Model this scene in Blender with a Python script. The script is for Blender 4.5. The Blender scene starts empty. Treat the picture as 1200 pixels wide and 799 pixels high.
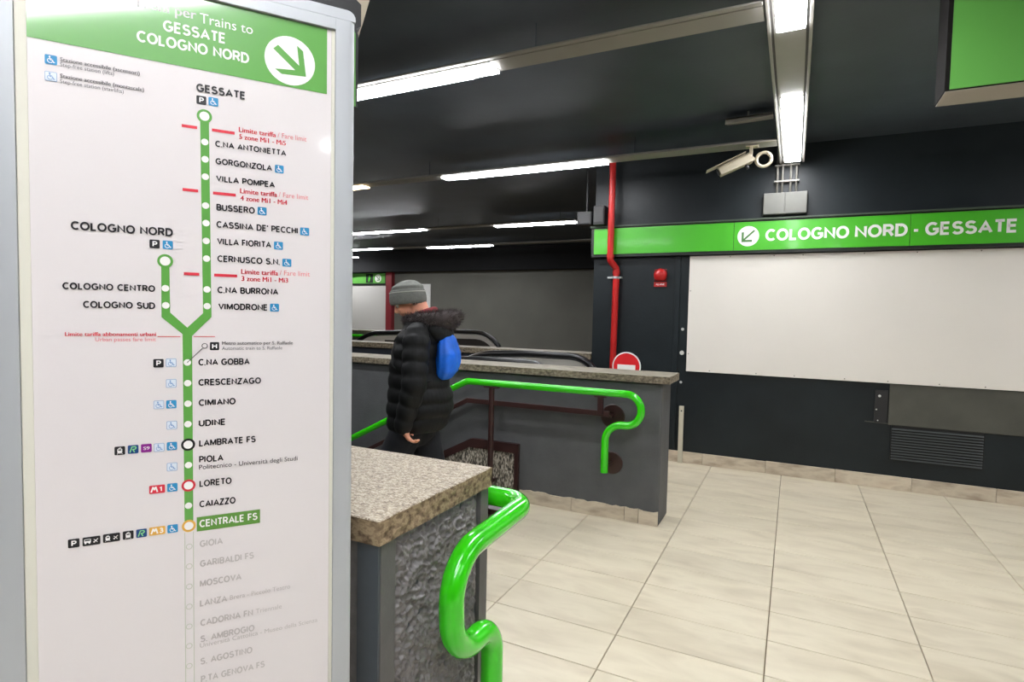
import bpy, bmesh, math, random
from mathutils import Vector, Matrix, noise
random.seed(7)
SC = bpy.context.scene
COL = SC.collection
PI = math.pi

# ------------------------------------------------------------------ camera
F_PX, YAW, PITCH, ROLL, EYE = 670.91, -0.45710, 0.04710, -0.02050, 1.524
def cam_axes():
    cy, sy = math.cos(YAW), math.sin(YAW)
    f = Vector((sy*math.cos(PITCH), cy*math.cos(PITCH), -math.sin(PITCH)))
    r0 = Vector((cy, -sy, 0)); d0 = f.cross(r0)
    r = r0*math.cos(ROLL) + d0*math.sin(ROLL)
    d = -r0*math.sin(ROLL) + d0*math.cos(ROLL)
    return r, d, f
_r, _d, _f = cam_axes()
cd = bpy.data.cameras.new('camera'); cam = bpy.data.objects.new('camera', cd); COL.objects.link(cam)
M = Matrix.Identity(4)
for i in range(3):
    M[i][0] = _r[i]; M[i][1] = -_d[i]; M[i][2] = -_f[i]
M[0][3], M[1][3], M[2][3] = 0, 0, EYE
cam.matrix_world = M
cd.sensor_fit = 'HORIZONTAL'; cd.sensor_width = 36; cd.lens = 36*F_PX/1200
cd.clip_start = 0.02; cd.clip_end = 100
SC.camera = cam

# ------------------------------------------------------------------ world, exposure, lamp power
SC.view_settings.view_transform = 'Standard'; SC.view_settings.look = 'None'
SC.view_settings.gamma = 1; SC.view_settings.use_curve_mapping = False
SC.view_settings.exposure = 0.0
LAMP = 53.0            # luminance of the fluorescent diffusers
w = bpy.data.worlds.new('world'); SC.world = w; w.use_nodes = True
w.node_tree.nodes['Background'].inputs[0].default_value = (.6, .65, .7, 1)
w.node_tree.nodes['Background'].inputs[1].default_value = 0.02
SC.cycles.max_bounces = 8; SC.cycles.diffuse_bounces = 5

# ------------------------------------------------------------------ materials
def lin(c): return tuple(((x/255)/12.92 if x/255 <= .04045 else ((x/255+.055)/1.055)**2.4) for x in c)
def mat(name, rgb, rough=.5, metal=0, var=0, scale=8, bump=0, bscale=60, coat=0, emis=0, stretch=None, spec=.5, rnd=0, detail=4):
    """rgb is the sRGB paint colour; var = soft mottling of the paint; bump = fine relief"""
    m = bpy.data.materials.new(name); m.use_nodes = True
    nt = m.node_tree; b = nt.nodes['Principled BSDF']
    c = lin(rgb)
    b.inputs['Base Color'].default_value = (*c, 1)
    b.inputs['Roughness'].default_value = rough; b.inputs['Metallic'].default_value = metal
    b.inputs['Specular IOR Level'].default_value = spec
    b.inputs['Coat Weight'].default_value = coat; b.inputs['Coat Roughness'].default_value = .08
    if emis:
        b.inputs['Emission Color'].default_value = (*c, 1); b.inputs['Emission Strength'].default_value = emis
    tc = nt.nodes.new('ShaderNodeTexCoord'); vec = tc.outputs['Object']
    mp = nt.nodes.new('ShaderNodeMapping'); nt.links.new(vec, mp.inputs[0]); vec = mp.outputs[0]
    if stretch: mp.inputs['Scale'].default_value = stretch
    if rnd:
        oi = nt.nodes.new('ShaderNodeObjectInfo'); mu = nt.nodes.new('ShaderNodeMath'); mu.operation = 'MULTIPLY'
        mu.inputs[1].default_value = 53.7; nt.links.new(oi.outputs['Random'], mu.inputs[0])
        cx = nt.nodes.new('ShaderNodeCombineXYZ'); [nt.links.new(mu.outputs[0], cx.inputs[k]) for k in range(3)]
        nt.links.new(cx.outputs[0], mp.inputs['Location'])
    if var:
        n = nt.nodes.new('ShaderNodeTexNoise'); n.inputs['Scale'].default_value = scale; n.inputs['Detail'].default_value = detail
        nt.links.new(vec, n.inputs['Vector'])
        mr = nt.nodes.new('ShaderNodeMapRange'); mr.inputs[1].default_value = .3; mr.inputs[2].default_value = .7
        mr.inputs[3].default_value = 1-var; mr.inputs[4].default_value = 1+var
        nt.links.new(n.outputs[0], mr.inputs[0])
        mx = nt.nodes.new('ShaderNodeVectorMath'); mx.operation = 'SCALE'; mx.inputs[0].default_value = c
        out = mr.outputs[0]
        if rnd:
            r2 = nt.nodes.new('ShaderNodeMapRange'); r2.inputs[3].default_value = 1-rnd; r2.inputs[4].default_value = 1+rnd
            nt.links.new(oi.outputs['Random'], r2.inputs[0])
            mm = nt.nodes.new('ShaderNodeMath'); mm.operation = 'MULTIPLY'
            nt.links.new(out, mm.inputs[0]); nt.links.new(r2.outputs[0], mm.inputs[1]); out = mm.outputs[0]
        nt.links.new(out, mx.inputs['Scale']); nt.links.new(mx.outputs[0], b.inputs['Base Color'])
    if bump:
        n2 = nt.nodes.new('ShaderNodeTexNoise'); n2.inputs['Scale'].default_value = bscale; n2.inputs['Detail'].default_value = 3
        nt.links.new(vec, n2.inputs['Vector'])
        bp = nt.nodes.new('ShaderNodeBump'); bp.inputs['Strength'].default_value = bump; bp.inputs['Distance'].default_value = .004
        nt.links.new(n2.outputs[0], bp.inputs['Height']); nt.links.new(bp.outputs[0], b.inputs['Normal'])
    return m
def ramp_mat(name, stops, scale, rough, stretch=(1, 1, 1), bump=.3, detail=8, rnd=0, kind='noise', dist=0.0, coat=0):
    m = mat(name, (128, 128, 128), rough, coat=coat)
    nt = m.node_tree; b = nt.nodes['Principled BSDF']
    tc = nt.nodes.new('ShaderNodeTexCoord'); mp = nt.nodes.new('ShaderNodeMapping')
    nt.links.new(tc.outputs['Object'], mp.inputs[0]); mp.inputs['Scale'].default_value = stretch
    oi = nt.nodes.new('ShaderNodeObjectInfo')
    if rnd:
        mu = nt.nodes.new('ShaderNodeMath'); mu.operation = 'MULTIPLY'; mu.inputs[1].default_value = 71.3
        nt.links.new(oi.outputs['Random'], mu.inputs[0])
        cx = nt.nodes.new('ShaderNodeCombineXYZ'); [nt.links.new(mu.outputs[0], cx.inputs[k]) for k in range(3)]
        nt.links.new(cx.outputs[0], mp.inputs['Location'])
    n = nt.nodes.new('ShaderNodeTexNoise'); n.inputs['Scale'].default_value = scale; n.inputs['Detail'].default_value = detail
    n.inputs['Distortion'].default_value = dist
    nt.links.new(mp.outputs[0], n.inputs['Vector'])
    cr = nt.nodes.new('ShaderNodeValToRGB'); e = cr.color_ramp.elements
    while len(e) < len(stops): e.new(.5)
    for k, (p, c) in enumerate(stops): e[k].position = p; e[k].color = (*lin(c), 1)
    nt.links.new(n.outputs[0], cr.inputs[0]); out = cr.outputs[0]
    if rnd:
        r2 = nt.nodes.new('ShaderNodeMapRange'); r2.inputs[3].default_value = 1-rnd; r2.inputs[4].default_value = 1+rnd
        nt.links.new(oi.outputs['Random'], r2.inputs[0])
        mx = nt.nodes.new('ShaderNodeVectorMath'); mx.operation = 'SCALE'
        nt.links.new(out, mx.inputs[0]); nt.links.new(r2.outputs[0], mx.inputs['Scale']); out = mx.outputs[0]
    nt.links.new(out, b.inputs['Base Color'])
    if bump:
        bp = nt.nodes.new('ShaderNodeBump'); bp.inputs['Strength'].default_value = bump; bp.inputs['Distance'].default_value = .002
        nt.links.new(n.outputs[0], bp.inputs['Height']); nt.links.new(bp.outputs[0], b.inputs['Normal'])
    return m

BLACKWALL = mat('black_wall_paint', (24, 31, 34), .42, var=.25, scale=2.2, bump=.25, bscale=35, spec=.35)
CEILBLACK = mat('black_ceiling_paint', (64, 71, 80), .5, var=.18, scale=1.6, bump=.15, bscale=25, spec=.4)
FARWALL = mat('grey_far_wall', (104, 104, 96), .75, var=.08, scale=1.2)
CHARCOAL = mat('charcoal_plaster', (84, 85, 86), .6, var=.12, scale=6, bump=.5, bscale=90)
CHARSMOOTH = mat('charcoal_smooth', (72, 78, 84), .5, var=.12, scale=9, bump=.15, bscale=70)
ROUGHCAST = mat('pebbled_roughcast', (116, 112, 111), .5, var=.15, scale=40, bump=.25, bscale=160)
TILE = ramp_mat('beige_floor_tile', [(.25, (194, 182, 158)), (.45, (209, 198, 174)), (.6, (217, 207, 183)), (.8, (201, 189, 165))], 2.0, .36, (1.3, 3.6, 1), .05, 6, .035, dist=.5)
GROUT = mat('tile_grout', (120, 104, 78), .8, var=.1)
SKIRT = ramp_mat('skirting_tile', [(.3, (165, 148, 128)), (.55, (206, 194, 172)), (.8, (190, 172, 150))], 5, .45, (1, 1, 3), .1, 6, .06)
GRANITE = ramp_mat('speckled_granite', [(.30, (92, 76, 60)), (.42, (134, 118, 98)), (.52, (164, 150, 128)), (.60, (198, 188, 166)), (.72, (142, 128, 108))], 95, .5, (1, 1.5, 1), .35, 4, dist=1.4)
WORNSTONE = ramp_mat('worn_stone', [(.3, (92, 86, 74)), (.5, (134, 127, 112)), (.7, (158, 150, 134))], 30, .6, (.3, 1, 1), .3, 6)
SPLIT = ramp_mat('split_stone_edge', [(.3, (74, 56, 38)), (.45, (122, 102, 78)), (.6, (158, 138, 108)), (.8, (104, 86, 62))], 60, .75, (1, 1, 1.5), 1.0, 8)
CLAD = ramp_mat('granite_cladding', [(.36, (40, 38, 34)), (.5, (120, 112, 98)), (.62, (190, 182, 166))], 60, .5, (1.6, 1, .7), .3, 4)
GREENRAIL = mat('green_rail_paint', (52, 205, 12), .22, coat=.6, var=.05, scale=12)
BROWN = mat('brown_enamel', (52, 30, 28), .38, var=.2, scale=10)
ALU = mat('anodised_aluminium', (190, 192, 192), .38, metal=.55, var=.04, scale=3)
ALUSAT = mat('satin_frame_grey', (188, 192, 196), .42, metal=.25, var=.03, scale=4)
CHANNEL = mat('channel_grey_metal', (150, 147, 140), .5, metal=.3, var=.06, scale=3)
CHANDARK = mat('channel_groove', (62, 60, 56), .6)
STEEL = mat('brushed_steel', (200, 196, 188), .38, metal=.45, var=.06, scale=5, stretch=(1, 1, 14))
RUBBER = mat('black_rubber', (16, 16, 18), .28)
PLASTIC_BLACK = mat('black_plastic', (26, 27, 28), .4)
LIGHT = mat('lamp_diffuser', (250, 251, 255), .5, emis=LAMP)
LIGHTWARM = mat('lamp_diffuser_warm', (255, 226, 180), .5, emis=LAMP*.25)
LOUVRE = mat('lamp_louvre', (235, 235, 235), .3)
WHITEBOARD = mat('white_panel', (228, 223, 214), .5, var=.02, scale=1.5)
SIGNGREEN = mat('sign_green', (72, 178, 36), .35, var=.05, scale=2, coat=.2)
SIGNWHITE = mat('sign_white', (240, 240, 236), .4)
SIGNARROW = mat('sign_arrow_green', (70, 120, 60), .4)
SHEET = mat('printed_white_sheet', (232, 226, 226), .35, coat=1)
PGREEN = mat('print_green', (99, 170, 76), .3, coat=1)
PINK = mat('print_ink', (17, 15, 22), .4)
PBLACK = mat('print_black', (24, 24, 28), .4)
PGREY = mat('print_grey', (100, 98, 100), .4)
PLIGHT = mat('print_faded_grey', (196, 190, 188), .4)
PFADEGREEN = mat('print_faded_green', (198, 204, 186), .4)
PRED = mat('print_red', (222, 52, 70), .4)
PREDSOFT = mat('print_soft_red', (232, 128, 134), .4)
PBLUE = mat('print_blue', (44, 146, 200), .4)
PNAVY = mat('print_navy', (22, 70, 128), .4)
PPURPLE = mat('print_purple', (140, 30, 140), .4)
PYELLOW = mat('print_amber', (238, 184, 84), .4)
PWHITE = mat('print_white', (246, 244, 242), .4)
PPALE = mat('print_pale_blue', (222, 230, 240), .4)
PBLUELINE = mat('print_blue_line', (120, 160, 205), .4)
PIPERED = mat('red_pipe_paint', (186, 30, 28), .38, var=.1, scale=6)
WHITEPAINT = mat('white_plaster_chip', (205, 205, 200), .7)
CREAM = mat('cream_casing', (172, 162, 140), .45, var=.05)
POSTMAT = mat('beige_post', (196, 190, 170), .5, var=.06)
BOXGREY = mat('grey_junction_box', (112, 112, 106), .6, var=.06)
DARKGREY = mat('dark_grey_box', (34, 34, 35), .5, var=.1)
PATCH = mat('olive_grey_patch', (74, 74, 66), .6, var=.12, scale=5, bump=.2)
SKIN = mat('skin', (226, 158, 128), .5, var=.05, scale=20)
SKIN.node_tree.nodes['Principled BSDF'].inputs['Subsurface Weight'].default_value = .12
SKIN.node_tree.nodes['Principled BSDF'].inputs['Subsurface Radius'].default_value = (.02, .008, .004)
JACKET = mat('black_nylon', (9, 10, 11), .6, bump=.5, bscale=28, spec=.28)
TROUSER = mat('navy_trousers', (7, 9, 18), .85, bump=.3, bscale=40)
WOOL = mat('grey_wool', (112, 114, 108), .9, var=.12, scale=60, bump=.8, bscale=220)
WOOLLINE = mat('pale_wool_line', (176, 176, 168), .9)
FUR = mat('dark_fur', (62, 54, 53), .9, var=.3, scale=30)
SCARF = mat('red_lining', (120, 34, 38), .8)
BLUEBAG = mat('blue_nylon', (14, 108, 232), .5, var=.18, scale=14, bump=1, bscale=30)
SHOE = mat('dark_shoe', (28, 26, 26), .5)

# ------------------------------------------------------------------ mesh helpers
class MB:
    def __init__(s): s.v = []; s.f = []; s.m = []
    def face(s, ids, m=0): s.f.append(tuple(ids)); s.m.append(m)
    def box(s, x0, y0, z0, x1, y1, z1, m=0):
        b = len(s.v)
        s.v += [(x0,y0,z0),(x1,y0,z0),(x1,y1,z0),(x0,y1,z0),(x0,y0,z1),(x1,y0,z1),(x1,y1,z1),(x0,y1,z1)]
        for q in ((0,3,2,1),(4,5,6,7),(0,1,5,4),(1,2,6,5),(2,3,7,6),(3,0,4,7)): s.face([b+k for k in q], m)
        return s
    def prism(s, pts, off, m=0):
        b = len(s.v); n = len(pts); off = Vector(off)
        s.v += [tuple(Vector(p)) for p in pts] + [tuple(Vector(p)+off) for p in pts]
        s.face(range(b, b+n), m); s.face(reversed(range(b+n, b+2*n)), m)
        for k in range(n): s.face([b+k, b+(k+1) % n, b+n+(k+1) % n, b+n+k], m)
        return s
    def flat(s, pts, m=0):
        b = len(s.v); s.v += [tuple(p) for p in pts]; s.face(range(b, b+len(pts)), m); return s
    def ringpath(s, rings, m=0, closed=False, caps=True):
        b = len(s.v); n = len(rings[0])
        for r in rings: s.v += [tuple(p) for p in r]
        N = len(rings)
        for i in range(N-1 + (1 if closed else 0)):
            j = (i+1) % N
            for k in range(n):
                k2 = (k+1) % n
                s.face([b+i*n+k, b+i*n+k2, b+j*n+k2, b+j*n+k], m)
        if caps and not closed:
            s.face(reversed(range(b, b+n)), m); s.face(range(b+(N-1)*n, b+N*n), m)
        return s
    def tube(s, pts, r, n=16, m=0, ell=1.0, closed=False, mod=None):
        pts = [Vector(p) for p in pts]; N = len(pts); up = None; rings = []
        for i, p in enumerate(pts):
            if closed: t = pts[(i+1) % N]-pts[i-1]
            else: t = pts[min(i+1, N-1)]-pts[max(i-1, 0)]
            t.normalize()
            if up is None:
                a = Vector((0,0,1)) if abs(t.z) < .9 else Vector((1,0,0))
                up = (a - t*a.dot(t)).normalized()
            else:
                up = up - t*up.dot(t); up.normalize()
            side = t.cross(up); rr = r[i] if isinstance(r, (list, tuple)) else r
            rings.append([p + up*(rr*ell*math.cos(2*PI*k/n)) + side*(rr*math.sin(2*PI*k/n)) for k in range(n)])
        return s.ringpath(rings, m, closed)
    def disc(s, c, ax, r, h, n=24, m=0):
        c = Vector(c); ax = Vector(ax).normalized()
        return s.tube([c, c+ax*h], r, n, m)
    def lathe(s, c, ax, prof, n=24, m=0):
        c = Vector(c); ax = Vector(ax).normalized()
        a = ax.orthogonal().normalized(); b2 = ax.cross(a)
        rings = [[c+ax*h+(a*math.cos(2*PI*k/n)+b2*math.sin(2*PI*k/n))*max(r, 1e-4) for k in range(n)] for r, h in prof]
        return s.ringpath(rings, m)
    def mesh(s, name, mats, smooth=False):
        me = bpy.data.meshes.new(name); me.from_pydata(s.v, [], s.f)
        if not isinstance(mats, (list, tuple)): mats = [mats]
        for q in mats: me.materials.append(q)
        me.polygons.foreach_set('material_index', s.m)
        bm = bmesh.new(); bm.from_mesh(me); bmesh.ops.recalc_face_normals(bm, faces=bm.faces); bm.to_mesh(me); bm.free()
        if smooth: me.polygons.foreach_set('use_smooth', [True]*len(me.polygons)); 
        me.update(); return me
    def build(s, name, mats, parent=None, smooth=False, bevel=0, seg=2, angle=None):
        o = bpy.data.objects.new(name, s.mesh(name, mats, smooth)); COL.objects.link(o)
        if parent: put(o, parent)
        if bevel:
            md = o.modifiers.new('bevel', 'BEVEL'); md.width = bevel; md.segments = seg; md.limit_method = 'ANGLE'; md.angle_limit = .6
        if smooth and angle is not None:
            sharp(o.data, angle)
        return o
def sharp(me, ang):
    bm = bmesh.new(); bm.from_mesh(me)
    for e in bm.edges:
        if len(e.link_faces) == 2 and e.calc_face_angle(0) > ang: e.smooth = False
    bm.to_mesh(me); bm.free()
def put(o, parent):
    o.parent = parent
    o.matrix_parent_inverse = parent_world(parent).inverted()
def parent_world(p):
    m = p.matrix_basis.copy()
    if p.parent: m = parent_world(p.parent) @ p.matrix_parent_inverse @ m
    return m
def tag(o, label=None, cat=None, group=None, kind=None):
    if label: o['label'] = label
    if cat: o['category'] = cat
    if group: o['group'] = group
    if kind: o['kind'] = kind
    return o
def thing(name, loc, label, cat, group=None):
    o = bpy.data.objects.new(name, None); COL.objects.link(o); o.location = loc; o.empty_display_size = .05
    return tag(o, label, cat, group)
def struct(mb, name, m, **k): return tag(mb.build(name, m, **k), kind='structure')
def box(x0, y0, z0, x1, y1, z1, m=0): return MB().box(x0, y0, z0, x1, y1, z1, m)
def fillet(pts, rad, n=8):
    pts = [Vector(p) for p in pts]; out = [pts[0]]
    for i in range(1, len(pts)-1):
        a, b, c = pts[i-1], pts[i], pts[i+1]
        r = rad[i-1] if isinstance(rad, (list, tuple)) else rad
        u = (a-b); v = (c-b); lu, lv = u.length, v.length; u.normalize(); v.normalize()
        th = u.angle(v)
        t = min(r/math.tan(th/2), lu*.49, lv*.49)
        rr = t*math.tan(th/2); cen = b + (u+v).normalized()*(rr/math.sin(th/2))
        p0 = b+u*t-cen; p1 = b+v*t-cen; ang = p0.angle(p1)
        for k in range(n+1):
            s = k/n
            out.append(cen + (p0*math.sin((1-s)*ang)+p1*math.sin(s*ang))/math.sin(ang))
    out.append(pts[-1]); return out
def dup(o, loc=None, label=None, group=None, parent=None):
    c = o.copy(); COL.objects.link(c)
    if parent: c.parent = parent
    if loc is not None: c.location = loc
    if label: c['label'] = label
    if group: c['group'] = group
    for ch in [q for q in bpy.data.objects if q.parent == o]: dup(ch, parent=c)
    return c

# flat lettering made from Blender's built-in typeface
def glyphs(text, bold):
    cu = bpy.data.curves.new('t', 'FONT'); cu.body = text; cu.size = 1; cu.resolution_u = 3
    cu.offset = 0.0
    ob = bpy.data.objects.new('t', cu); COL.objects.link(ob)
    dg = bpy.context.evaluated_depsgraph_get(); me = ob.evaluated_get(dg).to_mesh()
    v = [tuple(q.co) for q in me.vertices]; f = [tuple(p.vertices) for p in me.polygons]
    ob.evaluated_get(dg).to_mesh_clear(); bpy.data.objects.remove(ob); bpy.data.curves.remove(cu)
    return v, f

# capitals of the signs' grotesque typeface, drawn as strokes (unit cap height)
def _arc(cx, cy, rx, ry, a0, a1, n=14): return [(cx+rx*math.cos(math.radians(a0+(a1-a0)*k/n)), cy+ry*math.sin(math.radians(a0+(a1-a0)*k/n))) for k in range(n+1)]
CAPS = {
 'A': (.66, [[(0,0),(.5,1),(1,0)], [(.19,.30),(.81,.30)]]), 'B': (.50, [[(0,0),(0,1),(.55,1)]+_arc(.58,.765,.36,.235,90,-90)+[(.0,.53)], [(.5,.53)]+_arc(.58,.265,.42,.265,90,-90)+[(0,0)]]),
 'C': (.64, [_arc(.52,.5,.52,.5,48,312,22)]), 'D': (.56, [[(0,0),(0,1),(.42,1)]+_arc(.42,.5,.58,.5,90,-90)+[(0,0)]]),
 'E': (.44, [[(1,1),(0,1),(0,0),(1,0)], [(0,.52),(.92,.52)]]), 'F': (.42, [[(1,1),(0,1),(0,0)], [(0,.50),(.9,.50)]]),
 'G': (.66, [_arc(.52,.5,.52,.5,48,322,22)+[(.97,.22),(.97,.46),(.56,.46)]]), 'H': (.54, [[(0,0),(0,1)], [(1,0),(1,1)], [(0,.52),(1,.52)]]),
 'I': (.001, [[(0,0),(0,1)]]), 'J': (.36, [[(1,1),(1,.3)]+_arc(.5,.3,.5,.3,0,-160)]), 'K': (.54, [[(0,0),(0,1)], [(.95,1),(0,.38)], [(.33,.60),(1,0)]]),
 'L': (.40, [[(0,1),(0,0),(1,0)]]), 'M': (.68, [[(0,0),(0,1)], [(0,1),(.5,.12),(1,1)], [(1,1),(1,0)]]), 'N': (.56, [[(0,0),(0,1),(1,0),(1,1)]]),
 'O': (.68, [_arc(.5,.5,.5,.5,0,360,28)]), 'P': (.48, [[(0,0),(0,1),(.5,1)]+_arc(.52,.73,.48,.27,90,-90)+[(0,.46)]]),
 'R': (.50, [[(0,0),(0,1),(.5,1)]+_arc(.53,.74,.42,.26,90,-90)+[(0,.48)], [(.55,.48),(1,0)]]),
 'S': (.52, [_arc(.5,.76,.45,.24,28,262)+_arc(.5,.27,.5,.27,82,-155)]), 'T': (.52, [[(0,1),(1,1)], [(.5,1),(.5,0)]]),
 'U': (.54, [[(0,1),(0,.36)]+_arc(.5,.36,.5,.36,180,360)+[(1,1)]]), 'V': (.62, [[(0,1),(.5,0),(1,1)]]), 'Z': (.50, [[(0,1),(1,1),(0,0),(1,0)]]),
 '1': (.26, [[(0,.74),(1,1),(1,0)]]), '3': (.46, [_arc(.46,.755,.44,.245,150,-88)+_arc(.46,.265,.54,.265,88,-150)]),
 '-': (.26, [[(0,.40),(1,.40)]]), '.': (.001, [[(0,-.08),(0,.065)]]), "'": (.001, [[(0,.76),(0,1.07)]]), ' ': (.10, [])}
def ribbon(mb, pts, wd, fn, m=0):
    P = [Vector(q) for q in pts]; n = len(P); closed = (P[0]-P[-1]).length < 1e-6; b = len(mb.v)
    for i in range(n):
        a = P[i]-P[i-1] if i else (P[0]-P[-2] if closed else P[1]-P[0])
        c = P[i+1]-P[i] if i < n-1 else (P[1]-P[0] if closed else P[-1]-P[-2])
        a = a.normalized(); c = c.normalized(); na = Vector((-a.y, a.x)); nc = Vector((-c.y, c.x)); k = (na+nc)
        k = k/max(k.length, 1e-6); off = k*(wd/2/max(k.dot(na), .42))
        mb.v += [tuple(fn(P[i].x+off.x, P[i].y+off.y)), tuple(fn(P[i].x-off.x, P[i].y-off.y))]
    for i in range(n-1): mb.face([b+2*i, b+2*i+1, b+2*i+3, b+2*i+2], m)
def caps_into(mb, text, x0, x1, y, cap, bold, fn, m=0):
    t = .195 if bold else .12; gap = .055 if bold else .08
    adv = {'I': .05, '.': .05, 'C': -.075, 'G': .0, 'T': -.03, 'L': -.03, 'A': -.03, 'F': -.03, ' ': .06, 'V': -.03, 'P': -.03}
    W = sum(CAPS[c][0]+t+gap+adv.get(c, 0) for c in text)-gap
    sx = (x1-x0)/W; x = 0
    for c in text:
        w_, st = CAPS[c]
        for s_ in st:
            ribbon(mb, [((x+t/2+q[0]*w_)*sx, (t/2+q[1]*(1-t))*cap) for q in s_], t*cap*min(1.05, max(.85, sx/cap)), (lambda a, b: fn(x0+a, y+b)) if c in ".'-" else (lambda a, b: fn(x0+a, y+min(cap, max(0, b)))), m)
        x += w_+t+gap+adv.get(c, 0)
    return mb
_cap = None
def text_into(mb, text, x0, x1, y, cap, bold, fn, m=0):
    """flat letters between x0 and x1, capital height cap, mapped by fn(x, y) -> world"""
    global _cap
    if all(c in CAPS for c in text): return caps_into(mb, text, x0, x1, y, cap, bold, fn, m)
    if _cap is None:
        v, _ = glyphs('H', 0); _cap = max(q[1] for q in v)-min(q[1] for q in v)
    v, f = glyphs(text, bold); mn = min(q[0] for q in v); mxx = max(q[0] for q in v)
    sx = (x1-x0)/(mxx-mn); sy = cap/_cap; b = len(mb.v)
    mb.v += [tuple(fn(x0+(q[0]-mn)*sx, y+q[1]*sy)) for q in v]
    for q in f: mb.face([b+k for k in q], m)
    if bold:                     # heavier stems: the same outlines again, a hair to the right
        b = len(mb.v); mb.v += [tuple(fn(x0+(q[0]-mn)*sx+.045*sy, y+q[1]*sy)) for q in v]
        for q in f: mb.face([b+k for k in q], m)
    return mb

# ------------------------------------------------------------------ large structure
YW = 6.164
fl = MB()
for q in ((-2.008, -4.5, 6.5, YW), (-15, -4.5, -2.008, 1.38), (-15, 4.16, -2.75, 4.62), (-2.75, 4.16, -2.008, YW), (-15, 5.98, -2.75, 6.62), (-15, 8.1, -2.008, 13), (-5.2, 6.62, -2.008, 8.1)):
    fl.box(q[0], q[1], -.25, q[2], q[3], -.012)
floor = struct(fl, 'floor', GROUT)
TX, TY, TW, TD = -1.358, 4.730, .65, .30
def tile_mb(w, d, g=.0045, h=.012, c=.002):
    mb = MB(); x0, y0, x1, y1 = g/2, g/2, w-g/2, d-g/2
    mb.v += [(x0,y0,-h),(x1,y0,-h),(x1,y1,-h),(x0,y1,-h),(x0,y0,-c),(x1,y0,-c),(x1,y1,-c),(x0,y1,-c),
             (x0+c,y0+c,0),(x1-c,y0+c,0),(x1-c,y1-c,0),(x0+c,y1-c,0)]
    for a in (0, 4):
        for k in range(4): mb.face([a+k, a+(k+1) % 4, a+4+(k+1) % 4, a+4+k])
    mb.face([8, 9, 10, 11]); return mb
full = tile_mb(TW, TD).mesh('tile', TILE)
top = tile_mb(TW, YW-(TY+4*TD)-.001).mesh('tile', TILE)
def lay(me, x, y):
    o = bpy.data.objects.new('tile', me); COL.objects.link(o); o.location = (x, y, random.uniform(-.0006, .0006)); o.parent = floor
for k in range(-1, 8):
    for j in range(-4, 14):
        x, y = TX+k*TW, TY-j*TD
        lay(top if j == -4 else full, x, y)
for k in (-2,):
    for j in range(-4, 1): lay(top if j == -4 else full, TX+k*TW, TY-j*TD)
rest = MB()
for k in range(-12, 12):
    for j in range(14, 31):
        x, y = TX+k*TW, TY-j*TD; g = .003; b = len(rest.v)
        rest.flat([(x+g, y+g, 0), (x+TW-g, y+g, 0), (x+TW-g, y+TD-g, 0), (x+g, y+TD-g, 0)])
for k in range(8, 12):
    for j in range(-4, 14):
        x, y = TX+k*TW, TY-j*TD; g = .003
        rest.flat([(x+g, y+g, 0), (x+TW-g, y+g, 0), (x+TW-g, min(y+TD-g, YW), 0), (x+g, min(y+TD-g, YW), 0)])
tag(rest.build('floor_tiling', TILE, floor), kind='stuff')

struct(box(-15, -4.5, 3.2, 6.5, 13, 3.4), 'ceiling', CEILBLACK)
struct(MB().box(-2.03, YW, 0, 6.5, YW+.25, 3.2).box(-2.03, YW+.25, 0, -1.8, 13, 3.2), 'wall_back', BLACKWALL)
wall_far = struct(box(-15, 13, -.012, -2.03, 13.2, 3.2), 'wall_far', FARWALL)
struct(box(-15.2, -4.5, -3, -15, 13, 3.2), 'wall_left', CHARCOAL)
struct(box(6.5, -4.5, 0, 6.7, 6.4, 3.2), 'wall_right', CHARCOAL)
struct(box(-15, -4.7, 0, 6.5, -4.5, 3.2), 'wall_front', CHARCOAL)
struct(box(-14.9, 12.75, 2.62, -2.05, 12.99, 3.19), 'trim_1', mat('matte_black', (15, 16, 18), .9), bevel=.005)
# skirting tiles along the back wall
bb = struct(box(-2.02, YW-.008, .0, 6.5, YW-.0005, .118), 'baseboard_back', GROUT)
sk = {}
x = -2.0
while x < 5.9:
    q = .6
    o = box(x+.0015, YW-.02, .001, x+q-.0015, YW-.008, .122+random.uniform(-.004, .003)).build('tile', SKIRT, bb, bevel=.002, seg=1); x += q

# stair flight going down to the left
st = MB()
RUN, RISE = .34, .16
for i in range(16):
    st.box(-2.008-(i+1)*RUN, 1.385, -(i+1)*RISE-.3, -2.008-i*RUN+.0, 4.155, -(i+1)*RISE)
stair = tag(st.build('stair_flight', mat('stair_stone', (120, 116, 108), .6, var=.15, scale=30, bump=.3)), 'grey stone stairs going down left between the two dark parapet walls', 'stairs')
for i in range(16):
    box(-2.008-i*RUN-.05, 1.40, -(i)*RISE-.004 if i else -.0115, -2.008-i*RUN+.002 if i else -2.009, 4.14, -(i)*RISE+.004).build('nosing', PLASTIC_BLACK, stair)
struct(box(-15, 1.0, -3.2, -2.008, 4.3, -3.0), 'floor_lower', GROUT)

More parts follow.
